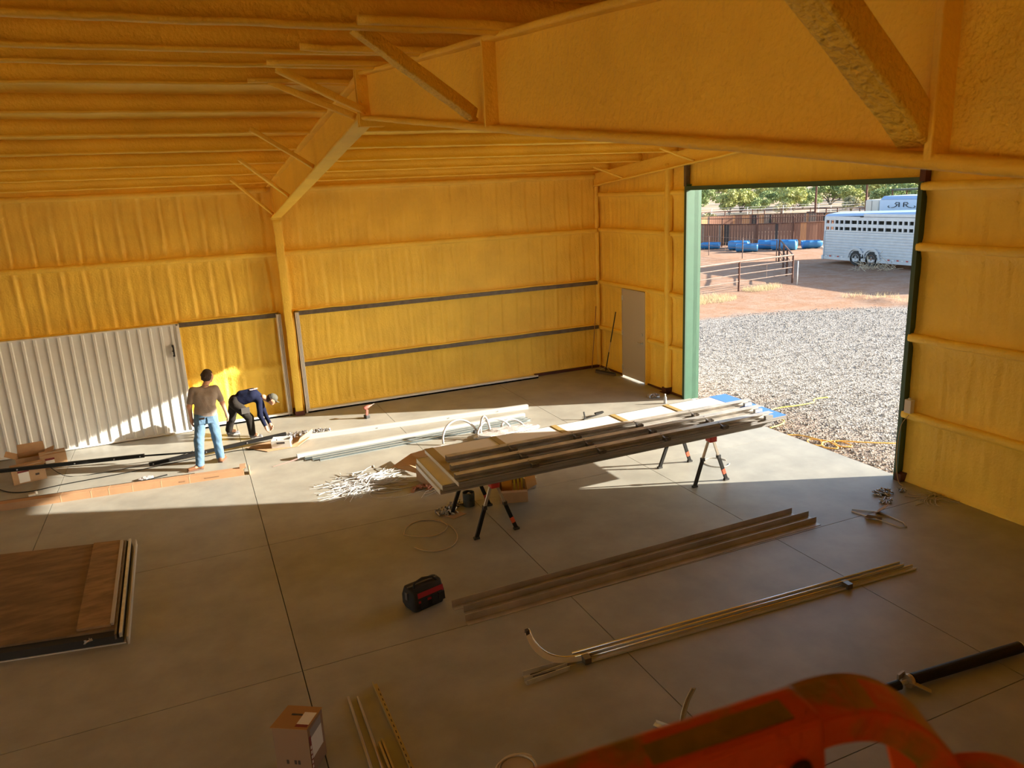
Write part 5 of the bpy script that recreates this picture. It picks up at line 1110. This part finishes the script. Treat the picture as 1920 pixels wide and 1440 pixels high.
SKIN = mat('skin', (.55, .30, .20), .55, spec=.3); HAIR = mat('dark_brown_hair', (.035, .018, .010), .7, bump=.6, bscale=90); TEE = mat('grey_brown_tshirt', (.27, .22, .19), .9, var=.06, vscale=6, bump=.3, bscale=25)
JEAN = mat('light_blue_denim', (.10, .18, .28), .85, var=.18, vscale=7, bump=.3, bscale=30, spec=.15); BOOT = mat('tan_leather_boot', (.17, .07, .028), .6); SOLE = mat('boot_sole', (.12, .07, .05), .8)
def merge(a, b): n_ = len(a.v); a.v += b.v; a.f += [tuple(i+n_ for i in f) for f in b.f]; return a

# man 1: standing, back to the camera, looking down to the right
w1 = thing('person', 'person in grey brown t-shirt and light blue jeans standing with back to camera', 'person', (-9.65, -2.75, 0), 'workers')
P = {'hipL': (-9.68, -2.70, .93), 'hipR': (-9.50, -2.67, .92), 'knL': (-9.76, -2.74, .50), 'knR': (-9.46, -2.63, .49), 'anL': (-9.80, -2.84, .09), 'anR': (-9.45, -2.60, .09), 'shL': (-9.74, -2.67, 1.405), 'shR': (-9.36, -2.62, 1.375), 'elL': (-9.83, -2.70, 1.13), 'elR': (-9.28, -2.60, 1.09), 'wrL': (-9.83, -2.64, .88), 'wrR': (-9.235, -2.55, .86), 'neck': (-9.53, -2.63, 1.44), 'hd': (-9.46, -2.55, 1.60), 'ch': (-9.56, -2.66, 1.26), 'wa': (-9.58, -2.69, 1.04)}
def leg(h_, k_, a_, r=(.088, .062, .045)): return [(h_, k_, r[0], r[1]), (k_, a_, r[1]*.98, r[2])]
hc1, hm1 = hand(P['wrL'], (0.02, .1, -1), (.9, -.1, 0), (.0, .9, 0), .35); hc2, hm2 = hand(P['wrR'], (.08, .15, -1), (-.9, -.1, 0), (.0, .9, 0), .35)
torso = lambda e=0.: [((-9.65, -2.67, 1.30), (-9.64, -2.69, 1.05), .098+e, .09+e), ((-9.45, -2.65, 1.28), (-9.52, -2.69, 1.05), .098+e, .09+e), ((-9.69, -2.66, 1.385), (-9.41, -2.63, 1.365), .062+e, .062+e), (P['ch'], P['wa'], .11+e, .10+e)]
hdv = (Vector((.55, .70, -.30))).normalized(); hd = Vector(P['hd'])
head1 = [(P['neck'], hd-Vector((0, 0, .06)), .055, .052), (hd+Vector((0, 0, .02)), hd+hdv*.03, .088, .082), (hd+hdv*.045-Vector((0, 0, .055)), hd+hdv*.06-Vector((0, 0, .07)), .048, .036), (hd+hdv*.098-Vector((0, 0, .01)), hd+hdv*.112-Vector((0, 0, .03)), .010, .013, .012)]
sdh = hdv.cross(Vector((0, 0, 1))).normalized()
ears = [(hd+sdh*.083*s_-Vector((0, 0, .0)), hd+sdh*.088*s_-Vector((0, 0, .03))-hdv*.01, .014, .009, .008) for s_ in (-1, 1)]
cones = torso(-.012)+leg(P['hipL'], P['knL'], P['anL'])+leg(P['hipR'], P['knR'], P['anR'])+[((-9.66, -2.69, .97), (-9.52, -2.68, .97), .10, .10)]
for s_ in 'LR': cones += [(P['sh'+s_], P['el'+s_], .052, .042), (P['el'+s_], P['wr'+s_], .041, .028)]
cones += [(P['anL'], (-9.88, -2.86, .05), .045, .04), (P['anR'], (-9.42, -2.52, .05), .045, .04)]+head1+ears+hc1+hc2
bd = blobobj('body', cones, .0145, SKIN, w1, .03, extra=merge(hm1, hm2))
EYEW = mat('eye_white', (.8, .78, .74), .3); EYED = mat('eye_dark', (.03, .02, .015), .3); LIP = mat('lips', (.42, .16, .12), .5)
def face(parent, hd, hdv, sdh, eyes=True):
    upv = sdh.cross(hdv).normalized()
    for s_ in (-1, 1):
        c = hd+hdv*.086+sdh*.031*s_+upv*.012
        e = obj('eye', MB().lathe(c, [(0, -.008), (.010, -.004), (.012, 0), (.010, .004), (0, .008)], 10, hdv), EYEW, parent, smooth=True); obj('pupil', MB().lathe(c+hdv*.006, [(0, .004), (.006, .003), (.006, 0)], 10, hdv), EYED, e)
        obj('eyebrow', MB().beam(c+upv*.022-sdh*.014+hdv*.006, c+upv*.022+sdh*.014+hdv*.006, .006, .006), HAIR, parent)
    obj('mouth', MB().tube([hd+hdv*.094-upv*.050-sdh*.018, hd+hdv*.100-upv*.051, hd+hdv*.094-upv*.050+sdh*.018], [.003, .006, .003], 6), LIP, parent, smooth=True)
face(bd, hd, hdv, sdh)
hair = [(hd+Vector((0, 0, .045))-hdv*.005, hd-hdv*.03+Vector((0, 0, .0)), .090, .093), (hd-hdv*.035-Vector((0, 0, .035)), hd-hdv*.02+Vector((0, 0, .02)), .070, .088), (hd+hdv*.045+Vector((0, 0, .065)), hd-hdv*.02+Vector((0, 0, .07)), .052, .06)]
rh = np.random.default_rng(3)
for _ in range(26):
    v_ = Vector(rh.normal(size=3)); v_ = (v_-hdv*max(0, v_.dot(hdv))*1.3).normalized(); b_ = hd+Vector((0, 0, .015))-hdv*.02+v_*.085; hair.append((b_, b_+v_*.018+Vector((0, 0, -.014)), .020, .009, .01))
blobobj('hair', hair, .009, HAIR, w1, .02, clips=[(tuple(hdv*.8-Vector((0, 0, .6))), float((hdv*.8-Vector((0, 0, .6))).dot(hd)+.068))], wr=.012, seed=5)
sl = lambda a, b, f: tuple(Vector(a).lerp(Vector(b), f))
shirt = torso(.012)+[(P['shL'], sl(P['shL'], P['elL'], .72), .064, .060), (P['shR'], sl(P['shR'], P['elR'], .72), .064, .060), ((-9.66, -2.69, 1.03), (-9.50, -2.69, 1.03), .112, .112), ((-9.66, -2.69, .96), (-9.51, -2.69, .96), .112, .108)]
blobobj('shirt', shirt, .0135, TEE, w1, .03, clips=[((0, 0, -1), -.915)], wr=.006, seed=12)
obj('collar', MB().tube([(P['neck'][0]+.062*math.cos(R(a)), P['neck'][1]+.06*math.sin(R(a))+.0, 1.452+.012*math.sin(R(a+180))) for a in range(0, 360, 20)], .009, 6, closed=True), TEE, w1, smooth=True)
jeans = [((-9.66, -2.69, .96), (-9.52, -2.68, .96), .108, .106), ((-9.66, -2.71, .89), (-9.52, -2.70, .88), .108, .106)]+leg(P['hipL'], P['knL'], (-9.80, -2.83, .10), (.103, .082, .074))+leg(P['hipR'], P['knR'], (-9.45, -2.60, .10), (.103, .082, .072))
jn = blobobj('jeans', jeans, .0135, JEAN, w1, .028, clips=[((0, 0, 1), 1.0), ((0, 0, -1), -.055)], wr=.009, seed=22)
for u in (-9.66, -9.52): obj('back_pocket', MB().box((u, -2.815, .87), (.10, .012, .11), .05), JEAN, jn)
obj('dark_pocket_item', MB().box((-9.655, -2.822, .915), (.09, .02, .03), .05), EYED, jn)
obj('belt_band', MB().tube([(-9.59+.185*math.cos(R(a)), -2.69+.112*math.sin(R(a)), .985) for a in range(0, 360, 15)], .012, 6, closed=True), mat('pale_waistband', (.34, .30, .28), .8), w1, smooth=True)
for nm, a, b in (('boot', (-9.79, -2.84, 0), (-9.99, -2.88, 0)), ('boot', (-9.45, -2.63, 0), (-9.38, -2.45, 0))):
    a = Vector(a); b = Vector(b); bt_ = blobobj(nm, [(a+Vector((0, 0, .07)), a+Vector((0, 0, .05)), .048, .045), (a+Vector((0, 0, .05)), b+Vector((0, 0, .035)), .045, .036)], .011, BOOT, w1, .03, clips=[((0, 0, -1), -.018)])
    obj('sole', MB().beam(a-(b-a)*.18+Vector((0, 0, .012)), b+(b-a)*.15+Vector((0, 0, .012)), .085, .024), SOLE, bt_, bevel=.008)

# man 2: bent forward in profile, facing right, hands on the tube
w2 = thing('person', 'person in navy long sleeve shirt, dark trousers and grey cap bending over the tubes', 'person', (-8.95, -1.25, 0), 'workers')
NAVY = mat('navy_shirt', (.010, .013, .034), .9, var=.1, vscale=8, bump=.3, bscale=25, spec=.1); PANT = mat('charcoal_trousers', (.028, .025, .022), .9, var=.15, vscale=8, bump=.3, bscale=25, spec=.1); CAPM = mat('grey_olive_cap', (.075, .075, .058), .85); SHOE = mat('grey_sneaker', (.11, .11, .115), .7)
Q2 = {'hip': (-9.03, -1.26, .74), 'hipB': (-9.04, -1.14, .70), 'hipF': (-9.00, -1.36, .70), 'wa': (-8.88, -1.25, .84), 'ch': (-8.68, -1.25, .85), 'shN': (-8.58, -1.42, .76), 'shF': (-8.56, -1.08, .76), 'neck': (-8.48, -1.25, .76), 'hd': (-8.33, -1.27, .70), 'elN': (-8.60, -1.50, .46), 'elF': (-8.50, -1.10, .45), 'wrN': (-8.53, -1.60, .235), 'wrF': (-8.43, -1.42, .225), 'knB': (-9.13, -1.08, .38), 'knF': (-8.80, -1.42, .42), 'anB': (-9.20, -.98, .11), 'anF': (-8.79, -1.45, .09)}
hcA, hmA = hand(Q2['wrN'], (.15, -.25, -.6), (.6, -.2, .1), (0, .8, 0), .7); hcB, hmB = hand(Q2['wrF'], (.1, -.3, -.6), (-.4, -.5, .1), (.8, 0, 0), .7)
tor = lambda e=0.: [((-9.00, -1.19, .76), (-8.70, -1.14, .84), .105+e, .10+e), ((-9.00, -1.31, .76), (-8.70, -1.37, .84), .105+e, .10+e), (Q2['wa'], Q2['ch'], .11+e, .115+e), ((-8.62, -1.40, .79), (-8.60, -1.10, .79), .07+e, .07+e)]
hd2 = Vector(Q2['hd']); hv = Vector((.72, -.10, -.68)).normalized(); up2 = Vector((.68, 0, .72)); sd2 = hv.cross(up2).normalized()
head2 = [(Q2['neck'], hd2-hv*.02-up2*.05, .055, .052), (hd2+up2*.02, hd2+hv*.025, .088, .082), (hd2+hv*.045-up2*.055, hd2+hv*.06-up2*.07, .048, .036), (hd2+hv*.098-up2*.005, hd2+hv*.115-up2*.025, .010, .013, .012)]+[(hd2+sd2*.083*s_, hd2+sd2*.088*s_-up2*.03, .014, .009, .008) for s_ in (-1, 1)]
cones = tor(-.012)+leg(Q2['hipB'], Q2['knB'], Q2['anB'])+leg(Q2['hipF'], Q2['knF'], Q2['anF'])+[(Q2['hipB'], Q2['hipF'], .10, .10)]
for s_ in 'NF': cones += [(Q2['sh'+s_], Q2['el'+s_], .052, .042), (Q2['el'+s_], Q2['wr'+s_], .041, .028)]
cones += [(Q2['anB'], (-9.10, -.96, .06), .045, .04), (Q2['anF'], (-8.70, -1.47, .05), .045, .04)]+head2+hcA+hcB
bd2 = blobobj('body', cones, .0145, SKIN, w2, .03, extra=merge(hmA, hmB)); face(bd2, hd2, hv, sd2)
blobobj('shirt', tor(.010)+[(Q2['shN'], Q2['elN'], .064, .052), (Q2['elN'], sl(Q2['elN'], Q2['wrN'], .93), .052, .038), (Q2['shF'], Q2['elF'], .064, .052), (Q2['elF'], sl(Q2['elF'], Q2['wrF'], .93), .052, .038)], .0135, NAVY, w2, .03, clips=[((-1, 0, -.15), 8.90)], wr=.006, seed=31)
def strips(p0, du, dv, m_, rows):
    o = Vector(p0); mm = MB()
    for r_, row in enumerate(rows):
        for a, b in row: mm.box(o+Vector(du)*((a+b)/2)+Vector(dv)*r_, (abs((b-a))*.03, .012, .008), 0)
    return mm
obj('shirt_print', MB().box((-8.66, -1.30, .962), (.14, .07, .006), .2).box((-8.60, -1.22, .952), (.08, .06, .006), .3), mat('red_white_print', (.60, .22, .20), .7, c2=(.7, .66, .64), vscale=45, vlo=.45, vhi=.55), w2)
tr2 = blobobj('trousers', [((-9.02, -1.17, .74), (-9.02, -1.33, .74), .128, .128)]+leg(Q2['hipB'], Q2['knB'], (-9.20, -.985, .12), (.108, .082, .070))+leg(Q2['hipF'], Q2['knF'], (-8.79, -1.45, .10), (.108, .082, .068)), .0135, PANT, w2, .03, clips=[((0, 0, -1), -.06)], wr=.008, seed=41)
obj('knee_patch', MB().box((-8.86, -1.50, .60), (.16, .012, .12), .12), mat('faded_grey_patch', (.07, .065, .06), .9), tr2)
blobobj('hair', [(hd2-hv*.03+up2*.0, hd2-hv*.045-up2*.03, .086, .07)], .011, HAIR, w2, .02, clips=[(tuple(hv), float(hv.dot(hd2)+.01))])
cp = blobobj('cap', [(hd2+up2*.035, hd2+up2*.04+hv*.015, .092, .088)], .011, CAPM, w2, .02, clips=[(tuple(-up2*.95+hv*.15), float((-up2*.95+hv*.15).dot(hd2)-.012))])
obj('cap_brim', MB().add([tuple(hd2+up2*(.035-.012*abs(math.cos(R(a))))+hv*(.06+.105*math.sin(R(a)))+sd2*.075*math.cos(R(a))+up2*z) for z in (0, .006) for a in range(0, 181, 15)], [tuple(range(13))[::-1], tuple(range(13, 26))]+[(i, i+1, 14+i, 13+i) for i in range(12)]), CAPM, cp)
sg = obj('sunglasses', MB().box(hd2+hv*.094+sd2*.03+up2*.008, (.03, .03, .03)).box(hd2+hv*.094-sd2*.03+up2*.008, (.03, .03, .03)).beam(hd2+hv*.09+sd2*.05+up2*.012, hd2-hv*.01+sd2*.092+up2*.01, .005, .01).beam(hd2+hv*.09-sd2*.05+up2*.012, hd2-hv*.01-sd2*.092+up2*.01, .005, .01), EYED, w2)
for a, b in (((-9.21, -.98, 0), (-9.04, -.96, 0)), ((-8.80, -1.45, 0), (-8.64, -1.48, 0))):
    a = Vector(a); b = Vector(b); bt_ = blobobj('sneaker', [(a+Vector((0, 0, .07)), a+Vector((0, 0, .05)), .045, .043), (a+Vector((0, 0, .05)), b+Vector((0, 0, .035)), .043, .034)], .011, SHOE, w2, .03, clips=[((0, 0, -1), -.018)])
    obj('sole', MB().beam(a-(b-a)*.2+Vector((0, 0, .012)), b+(b-a)*.18+Vector((0, 0, .012)), .082, .024), mat('sneaker_sole', (.4, .38, .36), .8), bt_, bevel=.008)

for o in bpy.data.objects:
    if '_w' in o: del o['_w']
